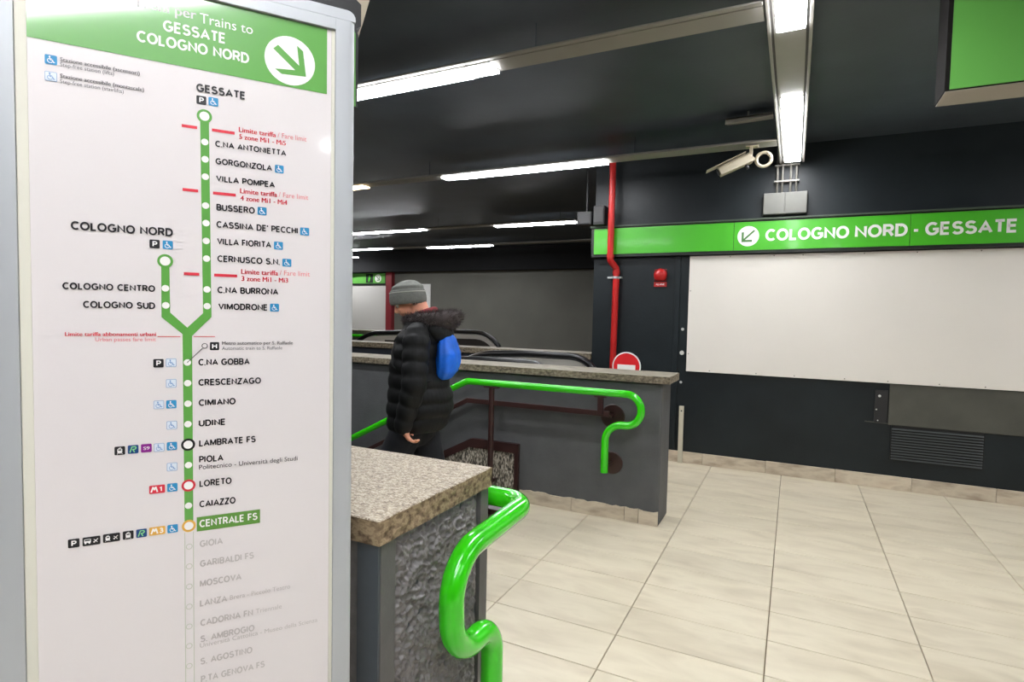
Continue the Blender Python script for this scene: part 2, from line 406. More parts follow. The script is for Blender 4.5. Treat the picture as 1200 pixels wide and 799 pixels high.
# ------------------------------------------------------------------ parapet walls
SPLITGREY = ramp_mat('grey_stone_edge', [(.3, (66, 58, 46)), (.5, (112, 102, 84)), (.7, (142, 132, 112))], 45, .75, (1, 1, 1.5), .8, 8)
def stone_cap(mb_pts, z0, z1, name, parent, seed, res=.06, topm=None):
    """slab with split (uneven) edges: rows of points round the outline pushed in and out"""
    rnd = random.Random(seed); mb = MB(); rows = []
    loop = []
    n = len(mb_pts)
    for i in range(n):
        a, b = Vector(mb_pts[i]), Vector(mb_pts[(i+1) % n]); k = max(1, min(120, int((b-a).length/res)))
        loop += [a.lerp(b, q/k) for q in range(k)]
    cen = sum((Vector(p) for p in mb_pts), Vector((0, 0)))/n
    N = len(loop)
    for li, (z, am) in enumerate(((z0, .002), ((z0*2+z1)/3, .003), ((z0+2*z1)/3, .003), (z1-.002, .002), (z1, .002))):
        row = []
        for i, p in enumerate(loop):
            t = (loop[(i+1) % N]-loop[i-1]).normalized(); nn = Vector((t.y, -t.x))
            off = rnd.uniform(-am, am*.6) - (.003 if z == z1 else 0)
            row.append((p.x+nn.x*off, p.y+nn.y*off, z))
        rows.append(row)
    b = 0
    for r in rows: mb.v += r
    for i in range(4):
        for k in range(N):
            mb.face([i*N+k, i*N+(k+1) % N, (i+1)*N+(k+1) % N, (i+1)*N+k], 1 if i < 3 else 0)
    mb.face(range(4*N, 5*N), 0); mb.face(reversed(range(N)), 1)
    return mb.build(name, [topm or WORNSTONE, SPLIT if topm else SPLITGREY], parent)

# the parapet across the stairs (far side)
mid = thing('stair_parapet', (-.83, 4.3, 0), 'long charcoal plaster parapet with worn stone top and green rail on its near face', 'parapet wall')
MB().prism([(-9, 4.16, -3.0), (-2.009, 4.16, -3.0), (-2.009, 4.16, 0), (-.83, 4.16, 0), (-.83, 4.16, 1.045), (-9, 4.16, 1.045)], (0, .31, 0)).build('core', CHARCOAL, mid, bevel=.012)
stone_cap([(-9, 4.12), (-.775, 4.12), (-.775, 4.50), (-9, 4.50)], 1.047, 1.1, 'stone_top', mid, 3)
xs = [-1.95, -1.50, -1.08, -.975, -.832]
for a, b in zip(xs[:-1], xs[1:]):
    n = max(2, int((b-a)/.03)); tp = [(a+.002+(b-a-.004)*k/n, 4.147, .105+random.uniform(-.008, .006)) for k in range(n+1)]
    MB().prism([(a+.002, 4.147, .001)]+[(b-.002, 4.147, .001)]+tp[::-1], (0, .0128, 0)).build('skirting_tile', SKIRT, mid)
# brown edging and granite cladding of the stair side
cl = [(-1.985, .0), (-1.985, .44), (-2.40, .44), (-2.84, .215), (-8.5, -2.67), (-8.5, -3.0), (-7.5, -3.0), (-2.02, -.012), (-2.0, 0)]
cl = [(-1.985, -.0), (-1.985, .44), (-2.40, .44), (-6.5, -1.66), (-6.5, -2.6), (-2.04, -.15), (-2.04, 0)]
MB().prism([(x, 4.142, z) for x, z in cl], (0, .0178, 0)).build('granite_cladding', CLAD, mid)
def strip2(pts, wd, y, dep):
    mb = MB()
    for (xa, za), (xb, zb) in zip(pts[:-1], pts[1:]):
        t = Vector((xb-xa, zb-za)).normalized(); nn = Vector((-t.y, t.x))*wd
        mb.prism([(xa, y, za), (xb, y, zb), (xb+nn.x, y, zb+nn.y), (xa+nn.x, y, za+nn.y)], (0, dep, 0))
    return mb
em = MB().box(-1.99, 4.128, .0, -1.955, 4.1595, .475)
em.prism([(x, 4.128, z) for x, z in [(-1.99, .43), (-1.99, .475), (-2.395, .475), (-6.5, -1.62), (-6.5, -1.71), (-2.41, .40), (-1.99, .40)]], (0, .0315, 0))
em.build('brown_edging', BROWN, mid)

# the near parapet end with the roughcast face
blk = thing('stair_parapet', (-.75, 1.15, 0), 'nearest dark parapet end with pebbled face and speckled granite slab beside the map totem', 'parapet wall')
MB().box(-9, .925, 0, -.755, 1.378, 1.046).box(-9, 1.36, -3, -2.02, 1.378, .0).build('core', CHARSMOOTH, blk, bevel=.004)
stone_cap([(-9, .905), (-.735, .905), (-.735, 1.385), (-9, 1.385)], 1.0475, 1.1, 'granite_slab', blk, 5, .03, GRANITE)
BORDERLIT = mat('lit_border_plaster', (92, 90, 90), .5, var=.1, scale=14, bump=.2, bscale=60)  # core's paint, paler: light on the end face is put into the colour
# smooth border frames the pebbled panels, raised relief in real geometry
for (y0, y1, z0, z1) in ((.92, .968, 0, 1.044), (1.338, 1.38, 0, 1.044), (.968, 1.338, 0, .03)):
    box(-.755, y0, z0, -.742, y1, z1).build('smooth_border', BORDERLIT, blk, bevel=.001)
def relief(name, n1, n2, fn, parent, m):
    mb = MB()
    for i in range(n1+1):
        for j in range(n2+1): mb.v.append(fn(i/n1, j/n2))
    for i in range(n1):
        for j in range(n2):
            a = i*(n2+1)+j; mb.face([a, a+1, a+n2+2, a+n2+1])
    return mb.build(name, m, parent, smooth=True)
def peb(u, v, s=74):
    p = Vector((u*s, v*s, 3.1))
    return .5*(1-abs(noise.noise(p*.8))*2) + .3*noise.noise(p*1.7) + .35*noise.noise(p*.35)
def face_e(a, b):
    y = .968+a*.37; z = .03+b*1.012; e = min(a, 1-a, 1)*18; e = min(1, e, (1-b)*40+.1)
    return (-.756+.005*e+.016*peb(y, z)*e, y, z)
relief('roughcast_panel', 190, 500, face_e, blk, ROUGHCAST)
def face_s(a, b):
    x = -.80-a*1.6; z = .03+b*1.012; e = min(1, a*30+.05)
    return (x, .925-.010*e-.005*peb(x, z)*e, z)
relief('roughcast_panel', 320, 220, face_s, blk, ROUGHCAST)
box(-.80, .914, 0, -.744, .925, 1.044).build('smooth_border', CHARSMOOTH, blk, bevel=.001)

# parapet in line with the back wall, and the one beyond
par = thing('escalator_parapet', (-2.1, 6.28, 0), 'dark parapet with pale stone top running left from the black wall end', 'parapet wall')
MB().box(-12, YW, 0, -2.032, 6.40, 1.03).build('core', mat('navy_black_plaster', (44, 48, 56), .6, var=.1), par, bevel=.004)
stone_cap([(-12, YW-.04), (-2.034, YW-.04), (-2.034, 6.44), (-12, 6.44)], 1.032, 1.1, 'stone_top', par, 8, .1)
par2 = thing('escalator_parapet', (-5, 8.9, 0), 'low grey parapet far back at left behind the man', 'parapet wall')
MB().box(-13, 8.75, 0, -6.0, 9.0, 1.11).build('core', mat('pale_grey_plaster', (120, 118, 108), .6, var=.1), par2)
stone_cap([(-13, 8.72), (-5.97, 8.72), (-5.97, 9.03), (-13, 9.03)], 1.112, 1.15, 'stone_top', par2, 9, .1)

# ------------------------------------------------------------------ handrails
def brown_disc(mb, c, ax, r): mb.lathe(c, ax, [(0, 0), (r, 0), (r, .006), (r-.006, .010), (0, .010)], 28)
hr = thing('handrail', (-1.2, 4.05, 0), 'green tube handrail with brown brackets and hooked end on the far parapet', 'handrail')
YR = 4.05
p = fillet([(-7.2, YR, -1.45), (-2.40, YR, .965), (-.955, YR, .963), (-.955, YR, .735), (-1.214, YR, .735), (-1.214, YR, .372)], [.12, .11, .11, .13], 12)
MB().tube(p, .0275, 20).build('tube', GREENRAIL, hr, smooth=True, angle=.8)
b = MB(); brown_disc(b, (-1.19, 4.159, .775), (0, -1, 0), .092); b.build('wall_flange', BROWN, hr, smooth=True, angle=.5)
b = MB(); brown_disc(b, (-1.19, 4.159, .425), (0, -1, 0), .086); b.build('wall_flange', BROWN, hr, smooth=True, angle=.5)
MB().tube([(-1.214, YR, .425), (-1.19, 4.15, .425)], .012).build('bracket', BROWN, hr, smooth=True)
MB().box(-2.40, 4.055, .785, -1.19, 4.075, .825).prism([(-2.40, 4.055, .785), (-2.40, 4.055, .825), (-3.6, 4.055, .20), (-3.6, 4.055, .16)], (0, .02, 0)).build('lower_bar', BROWN, hr, bevel=.003)
box(-1.215, 4.07, .775, -1.175, 4.15, .80).build('bracket', BROWN, hr)
MB().tube([(-2.165, YR, .94), (-2.165, YR, .14)], .023, 14).build('post', BROWN, hr, smooth=True, angle=.8)
MB().tube([(-2.165, YR, .16), (-2.165, 4.145, .16)], .016, 12).build('bracket', BROWN, hr, smooth=True)
MB().box(-1.275, 4.035, .80, -1.235, 4.065, .94).box(-1.30, 4.03, .925, -1.21, 4.07, .938).build('bracket', BROWN, hr, bevel=.002)
MB().box(-2.23, 4.03, .925, -2.10, 4.07, .938).build('saddle_plate', BROWN, hr, bevel=.002)

hr2 = thing('handrail', (-.66, 1.45, 0), 'thick bright green tube handrail bending round the near roughcast parapet end', 'handrail')
XR, Y2 = -.655, 1.455
p = fillet([(-7.0, Y2, -1.36), (-2.40, Y2, .99), (XR, Y2, .995), (XR, 1.050, .982), (XR, 1.062, .748), (XR, 1.252, .748), (XR, 1.255, .40)], [.12, .07, .105, .105, .075], 14)
MB().tube(p, .0285, 28).build('tube', GREENRAIL, hr2, smooth=True, angle=.8)
b = MB(); brown_disc(b, (-.745, 1.24, .44), (1, 0, 0), .05); b.build('wall_flange', BROWN, hr2, smooth=True, angle=.5)
MB().tube([(-.74, 1.24, .44), (XR, 1.255, .45)], .012).build('bracket', BROWN, hr2, smooth=True)
MB().box(-.84, 1.45, .935, -.72, 1.49, .955).box(-.80, 1.40, .885, -.765, 1.475, .94).build('bracket', BROWN, hr2, bevel=.003)
MB().tube([(-.735, 1.47, .936), (-.735, 1.47, .915)], .007, 8).build('bolt', PLASTIC_BLACK, hr2, smooth=True)
MB().tube([(-.783, 1.3805, .91), (-.783, 1.405, .91)], .022, 14).build('wall_flange', BROWN, hr2, smooth=True, angle=.5)

hr3 = thing('handrail', (-6.3, 7.4, 0), 'small far green handrail behind the man over the parapets', 'handrail')
MB().tube(fillet([(-10.5, 8.64, 1.045), (-7.17, 8.64, 1.045), (-6.6, 8.64, .75), (-6.6, 8.64, .0)], .05, 5), .026, 12).build('tube', GREENRAIL, hr3, smooth=True, angle=.8)
for xx in (-8, -9.6): MB().tube([(xx, 8.64, 1.03), (xx, 8.64, 0)], .02, 10).build('post', BROWN, hr3, smooth=True)

# ------------------------------------------------------------------ escalators
def escalator(loc, label, ys, xn, zt, r, slope_x, wellfloor=True):
    t = thing('escalator', loc, label, 'escalator', None)
    for y in ys:
        cx, cz = xn-r, zt-r
        pth = [(slope_x-3.6, zt-2.08), (slope_x, zt-.03), (slope_x+.6, zt), (cx, zt)]
        arc = [(cx+r*math.sin(a), cz+r*math.cos(a)) for a in [PI*k/14 for k in range(1, 15)]]
        full_p = fillet([(q[0], y, q[1]) for q in pth[:2]]+[(pth[2][0], y, pth[2][1])]+[(pth[3][0], y, pth[3][1])], .8, 5)
        full_p = full_p + [Vector((a, y, c)) for a, c in arc] + [Vector((cx-.25, y, zt-2*r))]
        MB().tube(full_p, .043, 14, ell=.8).build('handrail_belt', RUBBER, t, smooth=True, angle=.9)
        ri = r-.045
        arc2 = [(cx+ri*math.sin(a), cz+ri*math.cos(a)) for a in [PI*k/14 for k in range(0, 15)]]
        out = [(slope_x-3.6, zt-2.13), (slope_x, zt-.075), (slope_x+.6, zt-.045)]+arc2+[(slope_x+.2, zt-2*r+.045), (slope_x-3.6, zt-2*r-2.0)]
        MB().prism([(a, y-.014, c) for a, c in out], (0, .028, 0)).build('balustrade_panel', STEEL, t)
        ri = r-.11
        arc3 = [(cx+ri*math.sin(a), cz+ri*math.cos(a)) for a in [PI*k/14 for k in range(0, 15)]]
        out = [(slope_x+.3, zt-.12)]+arc3+[(slope_x+.3, zt-2*r+.12)]
        MB().prism([(a, y-.019, c) for a, c in out], (0, .038, 0)).build('inner_panel', mat('balustrade_bronze', (58, 54, 50), .35, metal=.3), t)
        box(slope_x, y-.07, 0.002, cx+r*.6, y+.07, zt-2*r+.02).build('deck', ALU, t, bevel=.01)
    y0, y1 = ys[0]+.07, ys[1]-.07
    box(slope_x+.55, y0+.001, .0005, xn-.2, y1-.001, .014).build('comb_plate', STEEL, t, bevel=.003)
    for i in range(7):
        MB().box(slope_x+.15-i*.4, y0+.02, -.14-i*.2, slope_x+.545-i*.4, y1-.02, -.02-i*.2).build('step', mat('step_metal', (90, 90, 90), .4, metal=.6) if i == 0 else bpy.data.materials['step_metal'], t)
    return t
escalator((-2.3, 5.25, 0), 'nearer escalator with black belt and steel newel behind the stair parapet', (4.70, 5.82), -1.82, 1.085, .33, -3.3)
escalator((-4.8, 7.9, 0), 'farther escalator newel rising behind the second parapet right of the man', (6.75, 7.9), -4.02, 1.225, .5, -5.7)

# ------------------------------------------------------------------ ceiling channels and luminaires
def channel(loc_label, axis, c, a, b, z=3.0):
    """flat trunking: plate for the lamps, one raised rail and groove on each lit side"""
    def B(mb, u0, v0, z0, u1, v1, z1, m=0):
        return mb.box(u0, v0, z0, u1, v1, z1, m) if axis == 'x' else mb.box(v0, u0, z0, v1, u1, z1, m)
    mid_ = (a+b)/2
    t = thing('light_channel', ((mid_, c, z) if axis == 'x' else (c, mid_, z)), loc_label, 'ceiling channel')
    mb = MB(); B(mb, a, c-.075, z, b, c+.075, z+.03, 0); mb.build('lamp_plate', CHANNEL, t, bevel=.002)
    for s in ((-1,) if axis == 'x' else (-1, 1)):
        mb = MB(); v0, v1 = sorted((c+s*.088, c+s*(.105 if axis == 'y' else .122))); B(mb, a, v0, z-.003, b, v1, z+.008, 0); mb.build('side_rail', CHANNEL, t, bevel=.003)
        mb = MB(); v0, v1 = sorted((c+s*.0755, c+s*.0875)); B(mb, a, v0, z+.004, b, v1, z+.008, 0); mb.build('groove', CHANDARK, t)
    u = a+.4
    while u < b:
        q = (u, c, z+.03) if axis == 'x' else (c, u, z+.03)
        MB().tube([q, (q[0], q[1], 3.199)], .003, 8).build('hanger_rod', CEILBLACK, t); u += 2.3
def luminaire(label, axis, c, a, b, z=3.0, fins=True, group=None, lm=None):
    w = .064
    def B(mb, u0, v0, z0, u1, v1, z1, m=0):
        return mb.box(u0, v0, z0, u1, v1, z1, m) if axis == 'x' else mb.box(v0, u0, z0, v1, u1, z1, m)
    t = thing('ceiling_light', (((a+b)/2, c, z) if axis == 'x' else (c, (a+b)/2, z)), label, 'ceiling light', group)
    mb = MB(); B(mb, a+.17, c-w, z-.020, b-.17, c+w, z-.0055); mb.build('diffuser', lm or LIGHT, t)
    for u0, u1 in ((a, a+.155), (b-.155, b)):
        mb = MB(); B(mb, u0, c-w, z-.016, u1, c+w, z-.0055); mb.build('end_diffuser', lm or LIGHT, t)
    for u in (a+.157, b-.168):
        mb = MB(); B(mb, u, c-w-.003, z-.021, u+.012, c+w+.003, z-.0055); mb.build('divider', ALU, t)
    mb = MB(); B(mb, a-.005, c-w-.006, z-.0054, b+.005, c+w+.006, z-.0005); mb.build('tray', ALU, t)
    if fins:
        u = a+.17+.06
        while u < b-.19:
            mb = MB(); B(mb, u, c-w*.98, z-.027, u+.005, c+w*.35, z-.0205); mb.build('louvre_blade', LOUVRE, t); u += .095
channel('long ceiling light channel running straight overhead to the black wall above the camera', 'y', -.078, -4.2, 6.05)
luminaire('short bright louvred lamp hanging over the grey junction box above the green sign', 'y', -.073, 4.27, 5.95)
luminaire('bright lamp cut by the top edge of the photo, nearer one in the overhead channel', 'y', -.073, 1.55, 3.27)
luminaire('lamp of the overhead channel behind the viewer', 'y', -.073, -1.2, .5, fins=False)
channel('cross channel nearest the viewer, meeting the overhead channel at the top of the photo', 'x', 3.078, -11, -.19)
luminaire('long bright lamp in the nearest cross channel right of the totem top', 'x', 3.078, -3.50, -1.67)
luminaire('lamp of the nearest cross channel hidden behind the totem', 'x', 3.078, -6.43, -4.60, fins=False)
channel('second cross channel, ending above the surveillance camera', 'x', 5.36, -11, -.19)
luminaire('long lamp in the second cross channel beside the top of the red pipe', 'x', 5.36, -3.50, -1.67)
luminaire('warm lamp tip in the second cross channel beside the totem edge', 'x', 5.36, -6.43, -4.60, lm=LIGHTWARM)
channel('third cross channel back beyond the black wall corner', 'x', 8.56, -13, -2.05)
luminaire('right lamp of the third cross channel, left of the small dark speaker boxes', 'x', 8.6, -4.58, -3.15)
luminaire('left lamp of the third cross channel, beside the totem edge', 'x', 8.52, -7.75, -5.96)
channel('fourth cross channel, farthest one carrying two thin lamps', 'x', 10.9, -14.5, -2.05)
luminaire('right thin lamp of the farthest lit row, over the man', 'x', 10.95, -7.56, -5.92, fins=False)
luminaire('left thin lamp of the farthest lit row, beside the totem', 'x', 10.78, -10.4, -8.5, fins=False)
luminaire('tiny far lamp tip touching the totem edge', 'x', 12.25, -12.6, -10.8, fins=False)
channel('cross channel behind the viewer', 'x', .85, -8, -.205)
luminaire('lamp behind the viewer over the near parapet', 'x', .85, -4.0, -2.2, fins=False)
channel('side ceiling channel behind the viewer', 'y', .79, -4.2, .4)
luminaire('lamp behind the viewer mirrored in the totem top', 'y', .79, -2.6, -.3, fins=False)
channel('right hand ceiling channel outside the picture', 'y', 3.2, -4.2, 6.1)
for lb, ya, yb in (('lamp outside the picture at right, over the panelled wall', 4.27, 5.95), ('lamp outside the picture at right, beside the hanging sign', 1.55, 3.27), ('lamp outside the picture at right, nearest the viewer', -1.2, .5)):
    luminaire(lb, 'y', 3.2, ya, yb, fins=False)

# ------------------------------------------------------------------ printed content of the map, in metres on the sheet
TEXTS=[
  ('Treni per', 0.1317, 0.215, 1.9777, 0.0145, 1, 'white'),
  ('Trains to', 0.2203, 0.2969, 1.9744, 0.0152, 0, 'white'),
  ('GESSATE', 0.1703, 0.2571, 1.9495, 0.0174, 1, 'white'),
  ('COLOGNO NORD', 0.1359, 0.2913, 1.9257, 0.0172, 1, 'white'),
  ('GESSATE', 0.2148, 0.2858, 1.8668, 0.0127, 1, 'ink'),
  ('COLOGNO NORD', 0.0518, 0.1815, 1.635, 0.0128, 1, 'ink'),
  ('Limite tariffa', 0.2757, 0.3319, 1.8135, 0.0077, 1, 'red'),
  ('/ Fare limit', 0.3351, 0.3814, 1.814, 0.008, 0, 'red'),
  ('5 zone Mi1 - Mi5', 0.2762, 0.3475, 1.8022, 0.0077, 1, 'red'),
  ('C.NA ANTONIETTA', 0.2412, 0.3484, 1.7843, 0.0098, 1, 'ink'),
  ('GORGONZOLA', 0.2416, 0.3262, 1.7564, 0.01, 1, 'ink'),
  ('VILLA POMPEA', 0.2421, 0.3306, 1.7289, 0.0101, 1, 'ink'),
  ('Limite tariffa', 0.2774, 0.334, 1.7141, 0.0078, 1, 'red'),
  ('/ Fare limit', 0.3368, 0.3847, 1.7147, 0.008, 0, 'red'),
  ('4 zone Mi1 - Mi4', 0.2779, 0.3499, 1.7024, 0.0078, 1, 'red'),
  ('BUSSERO', 0.2426, 0.2998, 1.6822, 0.0108, 1, 'ink'),
  ("CASSINA DE' PECCHI", 0.2425, 0.3682, 1.6546, 0.0108, 1, 'ink'),
  ('VILLA FIORITA', 0.2433, 0.3249, 1.6274, 0.0108, 1, 'ink'),
  ('CERNUSCO S.N.', 0.2437, 0.3392, 1.5993, 0.0108, 1, 'ink'),
  ('Limite tariffa', 0.2788, 0.3355, 1.5814, 0.0079, 1, 'red'),
  ('/ Fare limit', 0.3385, 0.3876, 1.5823, 0.0082, 0, 'red'),
  ('3 zone Mi1 - Mi3', 0.2793, 0.3515, 1.5699, 0.0079, 1, 'red'),
  ('C.NA BURRONA', 0.2437, 0.3362, 1.5482, 0.0109, 1, 'ink'),
  ('VIMODRONE', 0.2447, 0.3195, 1.5211, 0.0109, 1, 'ink'),
  ('COLOGNO CENTRO', 0.0408, 0.157, 1.5471, 0.0102, 1, 'ink'),
  ('COLOGNO SUD', 0.0651, 0.1568, 1.5202, 0.0104, 1, 'ink'),
  ('Limite tariffa abbonamenti urbani', 0.0428, 0.1573, 1.4779, 0.0058, 1, 'red'),
  ('Urban passes fare limit', 0.0794, 0.1572, 1.4699, 0.0059, 0, 'red'),
  ('Metro automatico per S. Raffaele', 0.25, 0.3597, 1.4636, 0.0054, 1, 'grey'),
  ('Automatic train to S. Raffaele', 0.2499, 0.3427, 1.455, 0.0054, 0, 'grey'),
  ('C.NA GOBBA', 0.2158, 0.2915, 1.4299, 0.0109, 1, 'ink'),
  ('CRESCENZAGO', 0.2157, 0.3092, 1.3969, 0.0109, 1, 'ink'),
  ('CIMIANO', 0.2159, 0.2702, 1.3637, 0.011, 1, 'ink'),
  ('UDINE', 0.2158, 0.2551, 1.33, 0.0109, 1, 'ink'),
  ('LAMBRATE FS', 0.2161, 0.3009, 1.2969, 0.0113, 1, 'ink'),
  ('PIOLA', 0.216, 0.2514, 1.27, 0.0113, 1, 'ink'),
  ('Politecnico - Università degli Studi', 0.2159, 0.3681, 1.2591, 0.0074, 0, 'ink'),
  ('LORETO', 0.2163, 0.2638, 1.2298, 0.0113, 1, 'ink'),
  ('CAIAZZO', 0.2162, 0.2697, 1.1957, 0.0114, 1, 'ink'),
  ('CENTRALE FS', 0.216, 0.3036, 1.1623, 0.0128, 1, 'white'),
  ('GIOIA', 0.2163, 0.2501, 1.1292, 0.0115, 1, 'lightgrey'),
  ('GARIBALDI FS', 0.2164, 0.2978, 1.0958, 0.0115, 1, 'lightgrey'),
  ('MOSCOVA', 0.2162, 0.2784, 1.0623, 0.0115, 1, 'lightgrey'),
  ('LANZA', 0.2161, 0.2564, 1.0289, 0.0116, 1, 'lightgrey'),
  ('Brera - Piccolo Teatro', 0.2608, 0.3565, 1.0309, 0.0077, 0, 'lightgrey'),
  ('CADORNA FN', 0.2166, 0.2963, 0.9955, 0.0116, 1, 'lightgrey'),
  ('Triennale', 0.3007, 0.3424, 0.998, 0.0079, 0, 'lightgrey'),
  ('S. AMBROGIO', 0.2164, 0.2987, 0.9679, 0.0116, 1, 'lightgrey'),
  ('Università Cattolica - Museo della Scienza', 0.2158, 0.403, 0.9593, 0.0075, 0, 'lightgrey'),
  ('S. AGOSTINO', 0.2163, 0.2953, 0.9297, 0.0116, 1, 'lightgrey'),
  ('P.TA GENOVA FS', 0.217, 0.3151, 0.899, 0.0118, 1, 'lightgrey'),
  ('Stazione accessibile (ascensori)', 0.0424, 0.1392, 1.8759, 0.0055, 1, 'grey'),
  ('Step-free station (lifts)', 0.0423, 0.1069, 1.8687, 0.0056, 0, 'grey'),
  ('Stazione accessibile (montascale)', 0.0421, 0.1445, 1.8525, 0.0056, 1, 'grey'),
  ('Step-free station (stairlifts)', 0.0419, 0.1187, 1.8447, 0.0056, 0, 'grey'),
]
ICONS=[
  ('P', 0.2219, 1.8542, 0.0139),
  ('blue', 0.2389, 1.8549, 0.0141),
  ('blue', 0.3377, 1.7612, 0.0139),
  ('blue', 0.3109, 1.688, 0.0139),
  ('blue', 0.3788, 1.6597, 0.0149),
  ('blue', 0.3366, 1.6322, 0.0143),
  ('blue', 0.35, 1.604, 0.0145),
  ('blue', 0.3304, 1.5266, 0.0144),
  ('P', 0.1568, 1.6217, 0.0136),
  ('blue', 0.1744, 1.6215, 0.0139),
  ('H', 0.2392, 1.4613, 0.0135),
  ('P', 0.1605, 1.435, 0.014),
  ('pale', 0.1777, 1.4353, 0.0143),
  ('pale', 0.1777, 1.4023, 0.0143),
  ('pale', 0.1605, 1.369, 0.0141),
  ('blue', 0.1776, 1.3688, 0.0143),
  ('pale', 0.178, 1.3351, 0.0144),
  ('train', 0.1085, 1.3003, 0.0138),
  ('rail', 0.1258, 1.3009, 0.014),
  ('s9', 0.1432, 1.3012, 0.0143),
  ('pale', 0.1605, 1.3007, 0.0142),
  ('blue', 0.178, 1.3013, 0.0143),
  ('pale', 0.178, 1.2676, 0.0144),
  ('m1', 0.1572, 1.2338, 0.0215),
  ('blue', 0.1781, 1.2341, 0.0144),
  ('P', 0.0494, 1.1646, 0.0141),
  ('bus', 0.0712, 1.1646, 0.0223),
  ('trainplane', 0.0966, 1.1654, 0.0218),
  ('train', 0.1181, 1.1659, 0.0142),
  ('rail', 0.1357, 1.1661, 0.0143),
  ('m3', 0.1569, 1.1666, 0.022),
  ('blue', 0.1781, 1.1666, 0.0147),
  ('blue', 0.0318, 1.8756, 0.0142),
  ('pale', 0.0315, 1.8519, 0.0142),
]
DOTS=[(0.2264, 1.7893), (0.2268, 1.762), (0.227, 1.7344), (0.2272, 1.6884), (0.2277, 1.6604), (0.2278, 1.6319), (0.2282, 1.6035), (0.2286, 1.5537), (0.2287, 1.5266), (0.1707, 1.5533), (0.171, 1.5264), (0.2002, 1.4353), (0.2005, 1.4018), (0.2007, 1.3685), (0.2005, 1.3351), (0.2009, 1.268), (0.2006, 1.2011)]
GREYDOTS=[(0.2012, 1.1332), (0.201, 1.1002), (0.2009, 1.0665), (0.2007, 1.0328), (0.2005, 0.9993), (0.2003, 0.9664), (0.2002, 0.9324)]
RINGS={'gessate': (0.2261, 1.8298), 'cologno': (0.1707, 1.596), 'lambrate': (0.2006, 1.3016), 'loreto': (0.2008, 1.2345), 'centrale': (0.2009, 1.1676), 'transfer': (0.2249, 1.4619)}
GREEN_Y=[(0.1937, 1.481), (0.1651, 1.5078), (0.1654, 1.6036), (0.1761, 1.6042), (0.1769, 1.5152), (0.2004, 1.4915), (0.2228, 1.515), (0.22, 1.8238), (0.2324, 1.8259), (0.2349, 1.5089), (0.207, 1.4781), (0.2073, 1.1666), (0.1949, 1.1686)]
REDS=[[(0.1945, 1.8101), (0.2157, 1.81)], [(0.2366, 1.8104), (0.2696, 1.81)], [(0.1951, 1.711), (0.2168, 1.7101)], [(0.2378, 1.7102), (0.2709, 1.7096)], [(0.1961, 1.5771), (0.2178, 1.5782)], [(0.239, 1.5775), (0.2728, 1.5776)]]
THINRED=[[(0.1596, 1.477), (0.1907, 1.477)], [(0.2095, 1.477), (0.2399, 1.477)]]
TRANSFER=[(0.2217, 1.4581), (0.2025, 1.4376)]
BOX=[(0.2122, 1.1563), (0.3076, 1.1573), (0.3077, 1.1801), (0.2123, 1.1782)]
BAND=[(0.0075, 1.9046), (0.4149, 1.9001)]
ARROW=[(0.3281, 1.9593), (0.3355, 1.9669), (0.3691, 1.9396), (0.3655, 1.9722), (0.3753, 1.965), (0.3802, 1.9234), (0.3412, 1.9202), (0.3307, 1.9269), (0.3625, 1.9309)]
ARROWC=(0.3547, 1.9446)

# ------------------------------------------------------------------ map totem
TH = math.radians(36.0)
TD_, TN = Vector((math.sin(TH), math.cos(TH), 0)), Vector((math.cos(TH), -math.sin(TH), 0))
T0 = Vector((-.99228, .43264, 0))
def S(s, z, h=0): return T0 + TD_*s + TN*h + Vector((0, 0, z))
tot = thing('map_totem', tuple(S(.21, 0, -.05)), 'tall white and grey metro line map totem with green header filling the left', 'totem')
def sbox(mb, s0, z0, h0, s1, z1, h1, m=0):
    return mb.prism([S(s0, z0, h0), S(s1, z0, h0), S(s1, z1, h0), S(s0, z1, h0)], TN*(h1-h0), m)
sbox(MB(), -.035, .03, -.105, .452, 2.04, -.008).build('core', PLASTIC_BLACK, tot)
def post(s_in, s_out):
    sg = 1 if s_out > s_in else -1; wd = abs(s_out-s_in); pts = [(s_in, -.011), (s_in, .006)]
    pts += [(s_out-sg*.012+sg*.012*math.sin(a), -.006+.012*math.cos(a)) for a in [PI/2*k/6 for k in range(7)]]
    pts += [(s_out, -.085), (s_out-sg*.012, -.10), (s_in, -.10)]
    return MB().prism([S(a, .02, b) for a, b in pts], Vector((0, 0, 2.012)))
post(.4285, .4625).build('frame_post', ALUSAT, tot, smooth=True, angle=.5)
post(-.009, -.062).build('frame_post', ALUSAT, tot, smooth=True, angle=.5)
rc = [(-.062, 2.0325)] + [(.4625, 2.0325)] + [(.4625-.014+.014*math.cos(a), 2.036+.014*math.sin(a)) for a in [PI/2*k/5 for k in range(6)]] + [(-.050, 2.050), (-.062, 2.040)]
MB().prism([S(a, b, -.10) for a, b in rc], TN*.106).build('frame_top', ALUSAT, tot)
sbox(MB(), -.0085, 2.013, -.010, .4283, 2.032, .006).build('frame_top_inner', ALUSAT, tot)
for a, b in ((-.0085, .0048), (.4225, .4283)):
    sbox(MB(), a, .09, -.0065, b, 2.012, .001).build('glazing_strip', mat('cream_gasket', (222, 220, 206), .5) if a < 0 else bpy.data.materials['cream_gasket'], tot)
sbox(MB(), -.0085, .03, -.0065, .4283, .089, .003).build('kick_plate', ALU, tot)
sbox(MB(), -.08, .0, -.13, .48, .028, .03).build('base_plate', ALU, tot, bevel=.004)
cr = [(.30, 2.051), (.36, 2.0715), (.40, 2.072), (.446, 2.068), (.468, 2.052), (.4765, 2.03), (.4755, 1.90), (.463, 1.90), (.463, 2.04), (.44, 2.051)]
MB().prism([S(a, b, -.055) for a, b in cr], TN*.02).build('top_crown', PLASTIC_BLACK, tot)
